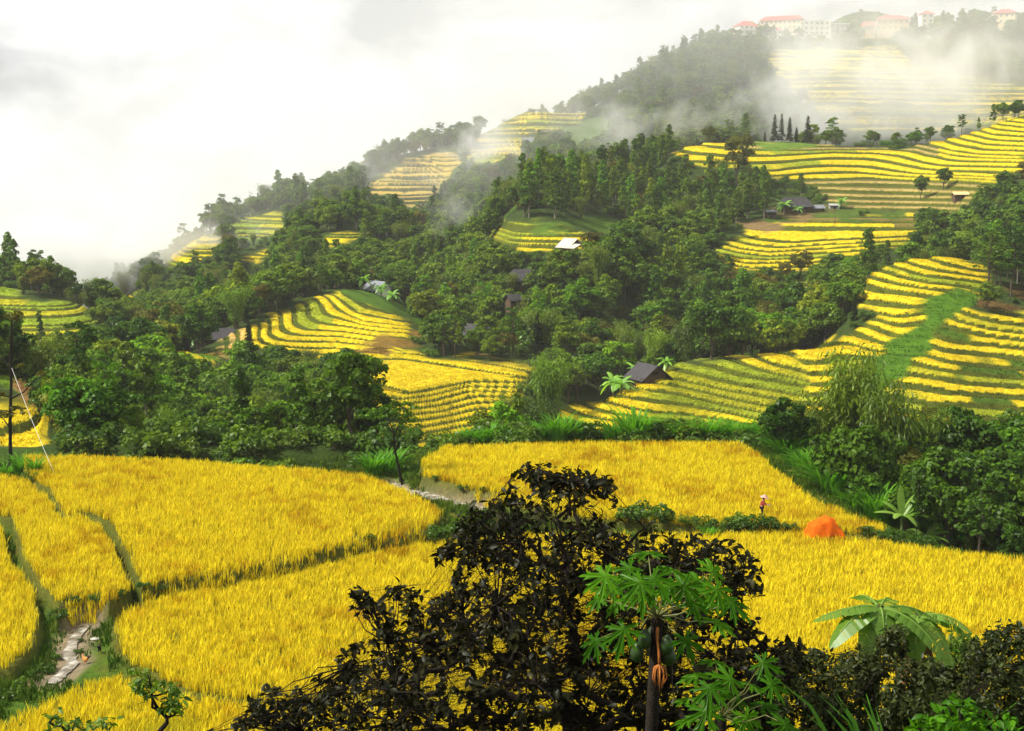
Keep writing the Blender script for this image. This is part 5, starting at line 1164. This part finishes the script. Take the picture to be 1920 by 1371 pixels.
hut('house with wide grey roof near the misty ridge', 1000, 272, 727, 10, 7, 2.0, 2.4, 6, m_grey, m_wood, .8)
t = hut('house with pale cream roofs on red earth at the end of the central terraces', 1070, 480, 399, 4.6, 4.4, 2.4, 1.8, -55, m_white, m_wood, .9, 0, (3.9, -1.0, 3.6, 4.2, 1.9, m_white)); boxes('yard', [(-2.2, 4.5, -6.2, -2.9, -3.2, -.7)], m_earth, t)
hut('tiny shed with rusty orange roof among trees at the far right', 1803, 366, 476, 5.5, 3.5, 1.5, .7, 0, m_ochre, m_wood, .5)
hut('little grey stilt shed left of the ploughed plot', 1445, 406, 478, 3.2, 2.6, 1.9, .5, 5, m_grey, m_wood, .4)
hut('little roof peeping from the wood above the farmhouse grove', 962, 565, 372, 3.2, 2.8, 1.8, 1.2, 30, m_slate, m_wood, .5)
hut('small grey shed right of the ploughed plot hut', 1564, 388, 492, 3.4, 2.4, 1.4, .5, 0, m_conc, m_conc, .3)
def block(label, px, py, D, W, Dp, floors, nwin, rot, rm, wm, hr=2.2, hip=1.0, flat=False, balcony=False, fh=3.1, name='village_house'):
    q = P(px, py, D); H = floors * fh; t = thing(name, label, 'house', (q[0], D, q[2]), math.radians(rot)); w, d = W / 2, Dp / 2
    boxes('wall', [(-w, w, -d, d, -8, H)], wm, t)
    if flat: boxes('roof', [(-w - .3, w + .3, -d - .3, d + .3, H, H + .35)], rm, t)
    else:
        roof(t, W, Dp, H, hr, .7, rm, hip=hip)
        boxes('eave', [(-w - .45, w + .45, -d - .45, d + .45, H - .42, H - .22)], m_whitew, t)
    for fl in range(floors):
        for k in range(nwin):
            x0 = -w + W * (k + .5) / nwin; wz = fl * fh + .9
            o = boxes('window', [(x0 - .62, x0 + .62, -d - .05, -d + .02, wz, wz + 1.5)], m_whitew, t); boxes('pane', [(x0 - .5, x0 + .5, -d - .09, -d - .045, wz + .1, wz + 1.4)], m_glass, o)
        if balcony: boxes('balcony', [(-w - .1, w + .1, -d - 1.3, -d - .02, fl * fh - .18, fl * fh), (-w - .1, w + .1, -d - 1.3, -d - 1.2, fl * fh + .003, fl * fh + .9)], m_whitew, t)
    if flat or floors == 1: boxes('door', [(-.5, .5, -d - .06, -d + .02, 0, 2.1)], m_wood, t)
    return t
block('white house with red hipped roof and balconies, leftmost in the ridge village', 1398, 76, 912, 13, 9, 3, 4, 18, m_red, m_whitew, 3.0, 1, balcony=True, fh=3.0)
block('low house with red roof right of the leftmost village house', 1442, 76, 918, 15, 8, 2, 5, 0, m_red, m_whitew, 2.2, .8)
block('long cream school-like block with pale red roof in the ridge village', 1466, 68, 935, 27, 9, 3, 9, -24, m_red, m_cream, 2.6, .6, fh=3.4)
block('pale flat-roofed block behind the mist in the ridge village centre', 1524, 68, 930, 20, 8, 3, 6, 0, m_whitew, m_whitew, flat=True)
block('grey concrete block with dark openings in the ridge village centre', 1572, 72, 926, 12, 8, 3, 4, 0, m_whitew, m_conc, flat=True, fh=2.9)
block('low white shed on posts right of the grey concrete block', 1602, 70, 925, 12, 5, 1, 2, 0, m_whitew, m_conc, flat=True)
block('little yellow house with small gable in the ridge village', 1628, 58, 925, 7, 7, 1, 2, 0, m_red, m_ochre, 2.2, .2, fh=3.4)
block('big ochre two-storey house with red roof in the ridge village', 1672, 58, 928, 20.5, 10, 2, 6, -8, m_red, m_ochre, 2.4, 1, fh=3.6)
block('pale house almost lost in the mist right of the ochre house', 1736, 54, 930, 8, 7, 3, 2, 0, m_red, m_whitew, 2.0, 1)
block('long low wall-like building in the mist right of the ochre house', 1708, 62, 932, 14, 4, 1, 3, 0, m_whitew, m_cream, flat=True)
block('small red-roofed house peeping over trees near the top right', 1825, 42, 945, 6, 5, 1, 2, 0, m_red, m_whitew, 1.4, .6)
block('cream villa with red hipped roof at the top right, one window dark', 1884, 46, 938, 14, 9, 2, 4, -28, m_red, m_cream, 2.5, 1, fh=3.6)
block('sliver of another red-roofed house at the right frame edge near the top', 1922, 40, 946, 8, 8, 1, 2, 0, m_red, m_ochre, 1.6, .6)
for px, py, D, H, lb in ((1077, 214, 826, 8.5, 'utility pole on the misty ridge terraces'), (873, 240, 798, 6, 'thin pole on the ridge left of the mist'), (1565, 425, 462, 5.0, 'wooden pole beside the ploughed plot')):
    q = P(px, py, D); z = gz(q[0], D); o = link('utility_pole', mesh_np('utility_pole', *join([tube([(0, 0, -.5), (0, 0, H)], [.12, .08], 8), tube([(-.8, 0, H - .7), (.8, 0, H - .7)], [.06, .06], 4)]), 4, m_wood)); o.location = (q[0], D, z); tag(o, lb, 'pole')
# trees around the village
for px, py, H, kd, lb, cl in ((1405,60,12,'broadleaf_tree','tree behind the leftmost red-roofed village house','fresh green'),(1370,78,10,'broadleaf_tree','bushy tree at the left end of the ridge village','mid green'),(1320,82,14,'tall_tree','tall tree on the ridge left of the village','grey green'),(1300,86,12,'tall_tree','second tall tree on the ridge left of the village','grey green'),(1275,98,11,'broadleaf_tree','round tree on the ridge skyline left of the village','grey green'),
  (1430,58,10,'broadleaf_tree','tree behind the gap of the two left village houses','fresh green'),(1588,52,11,'broadleaf_tree','round tree behind the grey concrete block','mid green'),(1640,46,13,'broadleaf_tree','bushy tree behind the little yellow house','mid green'),(1660,44,12,'broadleaf_tree','dark tree behind the ochre house','mid green'),(1712,44,9,'broadleaf_tree','small tree right of the ochre house roof','mid green'),
  (1805,58,15,'tall_tree','open tall tree in the mist near the top right','mid green'),(1825,56,13,'tall_tree','second open tree in the mist near the top right','grey green'),(1862,52,14,'tall_tree','tall tree left of the cream villa','grey green'),(1848,66,11,'broadleaf_tree','dark bushy tree below left of the cream villa','dark green'),(1900,30,9,'broadleaf_tree','tree behind the cream villa','fresh green'),(1915,66,10,'broadleaf_tree','round tree below the cream villa at the frame edge','fresh green')):
    D = 928 if px < 1760 else 940
    q = P(px, py, D + (14 if py < 60 else -6)); v = int(RNG.integers(len(PROTO[kd]))); cm, tm, H0 = PROTO[kd][v]; z = min(gz(q[0], q[1]), q[2])
    r_ = thing(kd, lb, 'tree', (q[0], q[1], z - .2), float(RNG.uniform(0, 6.28)), 'trees and plants of the valley', H / H0); link('crown', cm, r_).color = PALETTE[cl]; link('trunk', tm, r_)

# ------------------------------------------------------------------ person, tarpaulin, hens
def skinned(name, verts, edges, m, parent=None, sub=2, root=0):
    me = bpy.data.meshes.new(name); me.from_pydata([v[:3] for v in verts], edges, []); o = bpy.data.objects.new(name, me); COL.objects.link(o)
    md = o.modifiers.new('s', 'SKIN'); md.use_smooth_shade = True; lay = me.skin_vertices[0].data
    for i, v in enumerate(verts): lay[i].radius = (v[3], v[4] if len(v) > 4 else v[3]); lay[i].use_root = i == root
    o.modifiers.new('b', 'SUBSURF').levels = sub; o.modifiers['b'].render_levels = sub
    dg = bpy.context.evaluated_depsgraph_get(); me2 = bpy.data.meshes.new_from_object(o.evaluated_get(dg)); bpy.data.objects.remove(o); bpy.data.meshes.remove(me)
    me2.materials.clear(); me2.materials.append(m); me2.name = name; return link(name, me2, parent)
skin = plain('skin', (.42, .25, .16), .6, .06); cl_red = plain('patterned_red_cloth', (.36, .07, .045), .9, .9, 14, .1); cl_dark = plain('dark_trousers', (.03, .028, .035), .9, .3, 6, .1); hat_m = plain('pink_hat_cloth', (.55, .30, .26), .85, .5, 12, .1); hair_m = plain('black_hair', (.012, .010, .009), .5, .2); white_c = plain('pale_cloth', (.7, .62, .5), .9, .15, 5)
D = 96.6; q = P(1427, 1003, D); g0 = gz(q[0], D)
p_ = thing('person', 'person in a pink brimmed hat and red patterned clothes, bending right at the bund', 'person', (q[0], D, g0), math.radians(-20))
skinned('body', [(0,0,.86,.13,.10),(0,0,1.02,.125,.10),(.06,0,1.20,.14,.10),(.11,0,1.33,.10,.08),(.14,0,1.40,.048),(.175,0,1.47,.085,.075),(.185,0,1.56,.085,.075),
  (-.0,.10,.84,.085),(.05,.11,.46,.058),(-.01,.11,.09,.04),(.10,.11,.04,.038,.03),(0,-.10,.84,.085),(.08,-.11,.46,.058),(.02,-.11,.09,.04),(.13,-.11,.04,.038,.03),
  (.09,.17,1.31,.055),(.17,.21,1.06,.042),(.38,.16,1.02,.032),(.46,.14,1.02,.03),(.09,-.17,1.31,.055),(.19,-.20,1.06,.042),(.40,-.14,1.06,.032),(.48,-.12,1.07,.03),(.265,0,1.505,.018)],
  [(0,1),(1,2),(2,3),(3,4),(4,5),(5,6),(0,7),(7,8),(8,9),(9,10),(0,11),(11,12),(12,13),(13,14),(3,15),(15,16),(16,17),(17,18),(3,19),(19,20),(20,21),(21,22),(5,23)], skin, p_)
for sy, dz in ((.14, 0), (-.12, .05)):
    for k, (fy, fl, fz) in enumerate(((-.03, .075, .0), (-.01, .085, .004), (.01, .082, .004), (.03, .065, 0), (.045, .05, .012))):
        skinned('finger', [(.45, sy + fy * .7, 1.02 + dz, .010), (.45 + fl * .6, sy + fy, 1.02 + dz - fz, .009), (.45 + fl, sy + fy * .9, .995 + dz - fz, .007)], [(0, 1), (1, 2)], skin, p_, 1)
skinned('jacket', [(0,0,.80,.17,.14),(0,0,1.0,.155,.13),(.06,0,1.20,.165,.125),(.11,0,1.34,.115,.10),(.09,.17,1.31,.075),(.17,.21,1.06,.062),(.33,.17,1.025,.052),(.09,-.17,1.31,.075),(.19,-.20,1.06,.062),(.35,-.15,1.055,.052)], [(0,1),(1,2),(2,3),(3,4),(4,5),(5,6),(3,7),(7,8),(8,9)], cl_red, p_)
skinned('trousers', [(0,0,.86,.145,.115),(0,.10,.82,.10),(.05,.11,.46,.078),(-.01,.11,.14,.066),(0,-.10,.82,.10),(.08,-.11,.46,.078),(.02,-.11,.14,.066)], [(0,1),(1,2),(2,3),(0,4),(4,5),(5,6)], cl_dark, p_)
skinned('hair', [(.12,0,1.50,.075,.085),(.16,0,1.60,.09,.085),(.09,0,1.40,.05)], [(0,1),(0,2)], hair_m, p_)
bm = bmesh.new(); prof = [(.0, .15), (.07, .145), (.11, .11), (.13, .03), (.19, .0), (.29, -.035), (.30, -.045), (.19, -.018), (.12, .0)]; prev = None
for rr, zz in prof:
    ring = [bm.verts.new((rr * math.cos(a * math.pi / 12) * 1.0, rr * math.sin(a * math.pi / 12), zz + .03 * math.sin(a * math.pi / 4) * (rr > .2))) for a in range(24)] if rr else [bm.verts.new((0, 0, zz))]
    if prev:
        for a in range(24):
            if len(prev) == 1: bm.faces.new((prev[0], ring[a], ring[(a + 1) % 24]))
            else: bm.faces.new((prev[a], ring[a], ring[(a + 1) % 24], prev[(a + 1) % 24]))
    prev = ring
me = bpy.data.meshes.new('hat'); bm.to_mesh(me); bm.free(); me.materials.append(hat_m); me.polygons.foreach_set('use_smooth', [True] * len(me.polygons)); o = link('hat', me, p_, (.19, 0, 1.60)); o.rotation_euler = (0, .2, 0)
bn = thing('cloth_bundle', 'pale bundle in the hands of the person with the pink hat', 'bundle', (q[0], D, g0), math.radians(-20)); skinned('bundle', [(.50,.08,1.06,.07,.05),(.55,0,1.02,.09,.07),(.52,-.08,1.07,.06,.05)], [(0,1),(1,2)], white_c, bn)
# tarpaulin over a threshing machine
D = 92.5; q = P(1542, 1012, D); g0 = gz(q[0], D)
tm_ = thing('threshing_machine', 'dark threshing machine showing under the right edge of the orange tarpaulin', 'machine', (q[0], D, g0), .1); m_steel = plain('dark_steel', (.03, .03, .032), .5, .3, 4, .4)
boxes('frame', [(-.75, .75, -.42, .42, .38, .95)], m_steel, tm_)
for sx in (-.6, .95):
    bm = bmesh.new(); bmesh.ops.create_cone(bm, cap_ends=True, segments=20, radius1=.28, radius2=.28, depth=.14, matrix=Matrix.Translation((sx, -.5, .28)) @ Matrix.Rotation(math.pi / 2, 4, 'X')); bmesh.ops.bevel(bm, geom=[e for e in bm.edges if e.calc_face_angle(0) > 1], offset=.03, segments=2)
    me = bpy.data.meshes.new('wheel'); bm.to_mesh(me); bm.free(); me.materials.append(m_steel); link('wheel', me, tm_)
boxes('hopper', [(-.35, .35, -.3, .3, .953, 1.30)], m_steel, tm_); boxes('shaft', [(.75, 1.15, -.05, .05, .42, .52)], m_steel, tm_)
nx, ny = 46, 34; V = []; r = np.random.default_rng(9)
for j in range(ny):
    for i in range(nx):
        u = i / (nx - 1) * 2 - 1; v = j / (ny - 1) * 2 - 1; x_, y_ = u * 1.28, v * .95
        e = max(abs(u) ** 1.25, abs(v) ** 1.5); top = 1.62 - .50 * abs(u - .22) * (1.0 if u < .22 else 1.35) - .22 * abs(v); fold = -abs(math.sin(u * 5.5 + v * 2.5)) * .13 + .06 - abs(math.sin(v * 6 - u * 4)) * .09 + float(fbm(np.array([u * 4]), np.array([v * 4]), 3, 3)[0]) * .32
        z_ = top - max(0, e - .52) * 1.75 - (.10 if e > .9 else 0) + fold * (.35 + e * .5); k_ = 1 + .07 * max(0, e - .5) * math.sin(8 * math.atan2(v, u) + 1)
        if u > .72 and v < -.4: z_ += .38 * (u - .72) / .28
        V.append((x_ * k_, y_ * k_, max(z_, .12)))
Fq = np.array([(j * nx + i, j * nx + i + 1, (j + 1) * nx + i + 1, (j + 1) * nx + i) for j in range(ny - 1) for i in range(nx - 1)])
m_tp, nt, out = mat('orange_tarpaulin'); b = N(nt, 'ShaderNodeBsdfPrincipled'); nt.links.new(ramp(nt, noise(nt, 2.5, 4), [(.3, (.58, .085, .002)), (.7, (.72, .15, .004))]), b.inputs['Base Color']); setin(b, Roughness=.8); b.inputs['Specular IOR Level'].default_value = .1; tl = N(nt, 'ShaderNodeBsdfTranslucent'); tl.inputs[0].default_value = (.6, .06, .004, 1); ms = N(nt, 'ShaderNodeMixShader'); ms.inputs[0].default_value = .2; nt.links.new(b.outputs[0], ms.inputs[1]); nt.links.new(tl.outputs[0], ms.inputs[2]); nt.links.new(ms.outputs[0], out.inputs[0])
o = link('tarpaulin', mesh_np('tarpaulin', np.array(V), Fq, 4, m_tp, smooth=True)); o.location = (q[0], D, g0); o.rotation_euler.z = .1; so_ = o.modifiers.new('t', 'SOLIDIFY'); so_.thickness = .012; tag(o, 'crumpled orange tarpaulin draped over a machine in the right rice field', 'tarpaulin')
def hen(label, px, py, rz, body_c, dark):
    a = hit(px, py, 58, 100); t = thing('hen', label, 'hen', (a[0], a[1], a[2] + .02), math.radians(rz), None, 1.25); bc = plain('feathers', body_c, .8, .5, 14, .15); tc_ = plain('tail_feathers', dark, .8, .3, 14, .15)
    skinned('body', [(0,0,.20,.085,.10),(.09,0,.22,.075,.085),(.14,0,.29,.045),(.165,0,.35,.034),(-.10,0,.22,.06,.07),(-.17,0,.28,.03,.05),(.21,0,.345,.010),(.02,.045,.11,.022),(.02,.045,.01,.010),(.02,-.045,.11,.022),(.02,-.045,.01,.010)], [(0,1),(1,2),(2,3),(0,4),(4,5),(3,6),(0,7),(7,8),(0,9),(9,10)], bc, t)
    parts = [tube([(-.14, s * .02, .27), (-.22, s * .05, .36), (-.27, s * .06, .38)], [.03, .035, .012], 6) for s in (-1, 0, 1)]; link('tail', mesh_np('tail', *join(parts), 4, tc_, smooth=True), t)
    link('comb', mesh_np('comb', *tube([(.15, 0, .385), (.17, 0, .40), (.195, 0, .385)], [.008, .016, .006], 5), 4, plain('comb', (.45, .03, .02), .6, .2)), t)
hen('dark brown hen standing on the grass beside the lower left brook', 187, 1226, 100, (.030, .014, .010), (.012, .010, .010))
hen('orange-tan hen at the edge of the rice near the lower left brook', 161, 1249, 150, (.55, .24, .06), (.05, .03, .02))
a = hit(178, 1201, 58, 100); bm = bmesh.new(); bmesh.ops.create_icosphere(bm, subdivisions=3, radius=.16)
for v in bm.verts: v.co *= 1 + .35 * float(fbm(np.array([v.co.x * 9 + 4]), np.array([v.co.y * 9 + v.co.z * 5]), 3, 3)[0]); v.co.x *= 1.5; v.co.z *= .6
me = bpy.data.meshes.new('stone'); bm.to_mesh(me); bm.free(); me.materials.append(plain('pale_stone', (.55, .52, .45), .8, .2, 8)); o = link('stone', me, None, (a[0], a[1], a[2] + .05)); tag(o, 'pale stone lying in the weeds beside the lower left brook', 'stone')
# ------------------------------------------------------------------ drifting mist
def mist(label, px, py, D, rx, ry, rz, dens, scale, lo, hi, seed, soft=1.0):
    c = P(px, py, D); me = boxmesh('mist', (-rx, -ry, -rz), (rx, ry, rz), None) if False else None
    bm = bmesh.new(); bmesh.ops.create_icosphere(bm, subdivisions=3, radius=1)
    for v in bm.verts: v.co = Vector((v.co.x * rx, v.co.y * ry, v.co.z * rz))
    me = bpy.data.meshes.new('mist'); bm.to_mesh(me); bm.free()
    m, nt, out = mat('mist'); v = N(nt, 'ShaderNodeVolumePrincipled'); setin(v, Anisotropy=.25); v.inputs['Color'].default_value = (.995, .995, .985, 1)
    tc = N(nt, 'ShaderNodeTexCoord'); ln = N(nt, 'ShaderNodeVectorMath', operation='MULTIPLY'); nt.links.new(tc.outputs['Object'], ln.inputs[0]); ln.inputs[1].default_value = (1 / rx, 1 / ry, 1 / rz)
    le = N(nt, 'ShaderNodeVectorMath', operation='LENGTH'); nt.links.new(ln.outputs[0], le.inputs[0])
    fo_ = N(nt, 'ShaderNodeMapRange'); fo_.inputs[1].default_value = 1.0; fo_.inputs[2].default_value = 1.0 - .75 * soft; fo_.inputs[3].default_value = -.32; fo_.inputs[4].default_value = .0; nt.links.new(le.outputs['Value'], fo_.inputs[0])
    mp = N(nt, 'ShaderNodeMapping'); mp.inputs['Location'].default_value = (seed * 13.7, seed * 5.1, seed * 2.3); mp.inputs['Scale'].default_value = (1 / scale, 1 / scale, 1 / scale); nt.links.new(tc.outputs['Object'], mp.inputs[0])
    nz = N(nt, 'ShaderNodeTexNoise'); setin(nz, Scale=1.0, Detail=5.0, Roughness=.62, Distortion=.4); nt.links.new(mp.outputs[0], nz.inputs['Vector'])
    ad = N(nt, 'ShaderNodeMath', operation='ADD'); nt.links.new(nz.outputs['Fac'], ad.inputs[0]); nt.links.new(fo_.outputs[0], ad.inputs[1])
    mr = N(nt, 'ShaderNodeMapRange'); mr.interpolation_type = 'SMOOTHSTEP'; mr.inputs[1].default_value = lo; mr.inputs[2].default_value = hi; mr.inputs[3].default_value = 0; mr.inputs[4].default_value = dens; nt.links.new(ad.outputs[0], mr.inputs[0]); nt.links.new(mr.outputs[0], v.inputs['Density'])
    nt.links.new(v.outputs[0], out.inputs['Volume']); me.materials.append(m); o = link('mist', me, None, tuple(c)); tag(o, label, 'mist', kind='stuff'); return o
mist('bank of white mist over the terraces under the village', 1660, 172, 672, 100, 30, 40, .05, 34, .26, .54, 1)
mist('tongue of mist rising past the right of the village', 1790, 115, 800, 64, 28, 36, .035, 26, .30, .58, 2)
mist('white mist lying at the foot of the left ridge', 215, 470, 585, 90, 22, 22, .06, 26, .26, .55, 3)
mist('big white cloud bank filling the valley on the left', 120, 340, 980, 330, 60, 95, .008, 110, .22, .5, 4)
mist('white cloud behind the ridge', 760, 170, 1050, 300, 90, 62, .016, 95, .30, .62, 5)
mist('wisp of mist before the ridge terraces', 905, 258, 640, 30, 16, 24, .08, 13, .35, .64, 6)
mist('wisps of mist along the wooded slope', 1190, 230, 620, 70, 18, 22, .045, 20, .34, .66, 7)
mist('faint wisp of mist over the middle wood', 850, 400, 500, 20, 10, 14, .035, 11, .36, .68, 8)
mist('small wisp of mist on the wooded slope below the village', 1388, 190, 700, 14, 8, 11, .035, 11, .32, .64, 9)
mist('thin veil of mist over the far slopes', 1350, 170, 800, 420, 190, 130, .0034, 160, .10, .75, 10, .6)
mist('thin veil of mist over the far left ridge', 520, 380, 640, 230, 100, 60, .0030, 110, .15, .75, 11, .6)
mist('low mist behind the conifers of the terrace crest', 1560, 240, 650, 60, 14, 15, .035, 20, .24, .55, 12)
mist('thin mist in front of the ridge village', 1560, 70, 880, 64, 10, 13, .026, 18, .30, .60, 13)
mist('white fog lying low in the valley at the far left', 90, 455, 800, 200, 70, 55, .011, 60, .12, .50, 14, 1.3)
mist('drifting mist along the left ridge top', 600, 350, 690, 90, 16, 24, .03, 22, .30, .60, 15)
# ------------------------------------------------------------------ light, sky, air
SUN_EL, SUN_AZ = math.radians(50), math.radians(-98)      # azimuth from +Y towards +X
sd_ = Vector((math.sin(SUN_AZ) * math.cos(SUN_EL), math.cos(SUN_AZ) * math.cos(SUN_EL), math.sin(SUN_EL)))
sl = bpy.data.lights.new('sun', 'SUN'); sl.energy = SUN_E; sl.angle = math.radians(SUN_ANG); sl.color = (1, .95, .86)
so = bpy.data.objects.new('sun', sl); COL.objects.link(so); so.rotation_euler = sd_.to_track_quat('Z', 'Y').to_euler(); so.location = (-200, 100, 300)
w = bpy.data.worlds.new('World'); S.world = w; w.use_nodes = True; nt = w.node_tree; nt.nodes.clear()
out = N(nt, 'ShaderNodeOutputWorld'); bg = N(nt, 'ShaderNodeBackground')
sky = N(nt, 'ShaderNodeTexSky'); sky.sky_type = 'NISHITA'; sky.sun_disc = False; sky.sun_elevation = SUN_EL; sky.sun_rotation = SUN_AZ
sc = mixc(nt, sky.outputs[0], (SKYK,) * 3, 1.0, 'MULTIPLY')
tc = N(nt, 'ShaderNodeTexCoord'); mp = N(nt, 'ShaderNodeMapping'); mp.inputs['Scale'].default_value = (1.0, 1.0, 1.8); mp.inputs['Location'].default_value = (1.9, .7, 1.1)
nt.links.new(tc.outputs['Generated'], mp.inputs['Vector'])
nz = N(nt, 'ShaderNodeTexNoise'); setin(nz, Scale=7.0, Detail=7.0, Roughness=.55, Distortion=.35); nt.links.new(mp.outputs[0], nz.inputs['Vector'])
cl_ = ramp(nt, nz.outputs['Fac'], [(.40, (CLO * .93, CLO * .935, CLO * .94)), (.56, (CHI, CHI, CHI * .985))])
cov = ramp(nt, nz.outputs['Fac'], [(.2, (.86,) * 3), (.5, (1, 1, 1))])
cc = mixc(nt, sc, cl_, cov); nt.links.new(cc, bg.inputs['Color']); bg.inputs['Strength'].default_value = 1.0
nt.links.new(bg.outputs[0], out.inputs[0])
def volmat(name, dens, color=(1, 1, 1), aniso=0.0):
    m, nt, out = mat(name); v = N(nt, 'ShaderNodeVolumePrincipled'); setin(v, Density=dens, Anisotropy=aniso); v.inputs['Color'].default_value = tuple(color) + (1,)
    nt.links.new(v.outputs[0], out.inputs['Volume']); return m, nt, v
hm, _, _ = volmat('haze', HAZE, (.985, .99, 1.0))
def boxmesh(name, lo, hi, m):
    bm = bmesh.new(); bmesh.ops.create_cube(bm, size=1)
    for v in bm.verts: v.co = Vector([lo[i] + (v.co[i] + .5) * (hi[i] - lo[i]) for i in range(3)])
    me = bpy.data.meshes.new(name); bm.to_mesh(me); bm.free(); me.materials.append(m); return me
hz = link('haze', boxmesh('haze', (-1345, -20, float(Z.min()) - 4), (1345, 1405, 190), hm)); tag(hz, 'thin pale haze over the whole valley', 'haze', kind='stuff')
S.view_settings.view_transform = 'Standard'; S.view_settings.look = 'None'; S.view_settings.gamma = 1; S.view_settings.exposure = EXPO
S.view_settings.use_curve_mapping = False
S.cycles.use_denoising = True
try: S.cycles.denoiser = 'OPENIMAGEDENOISE'
except Exception: pass
S.cycles.max_bounces = 8; S.cycles.diffuse_bounces = 3; S.cycles.glossy_bounces = 2; S.cycles.transmission_bounces = 3; S.cycles.volume_bounces = 4; S.cycles.transparent_max_bounces = 8
S.cycles.caustics_reflective = False; S.cycles.caustics_refractive = False
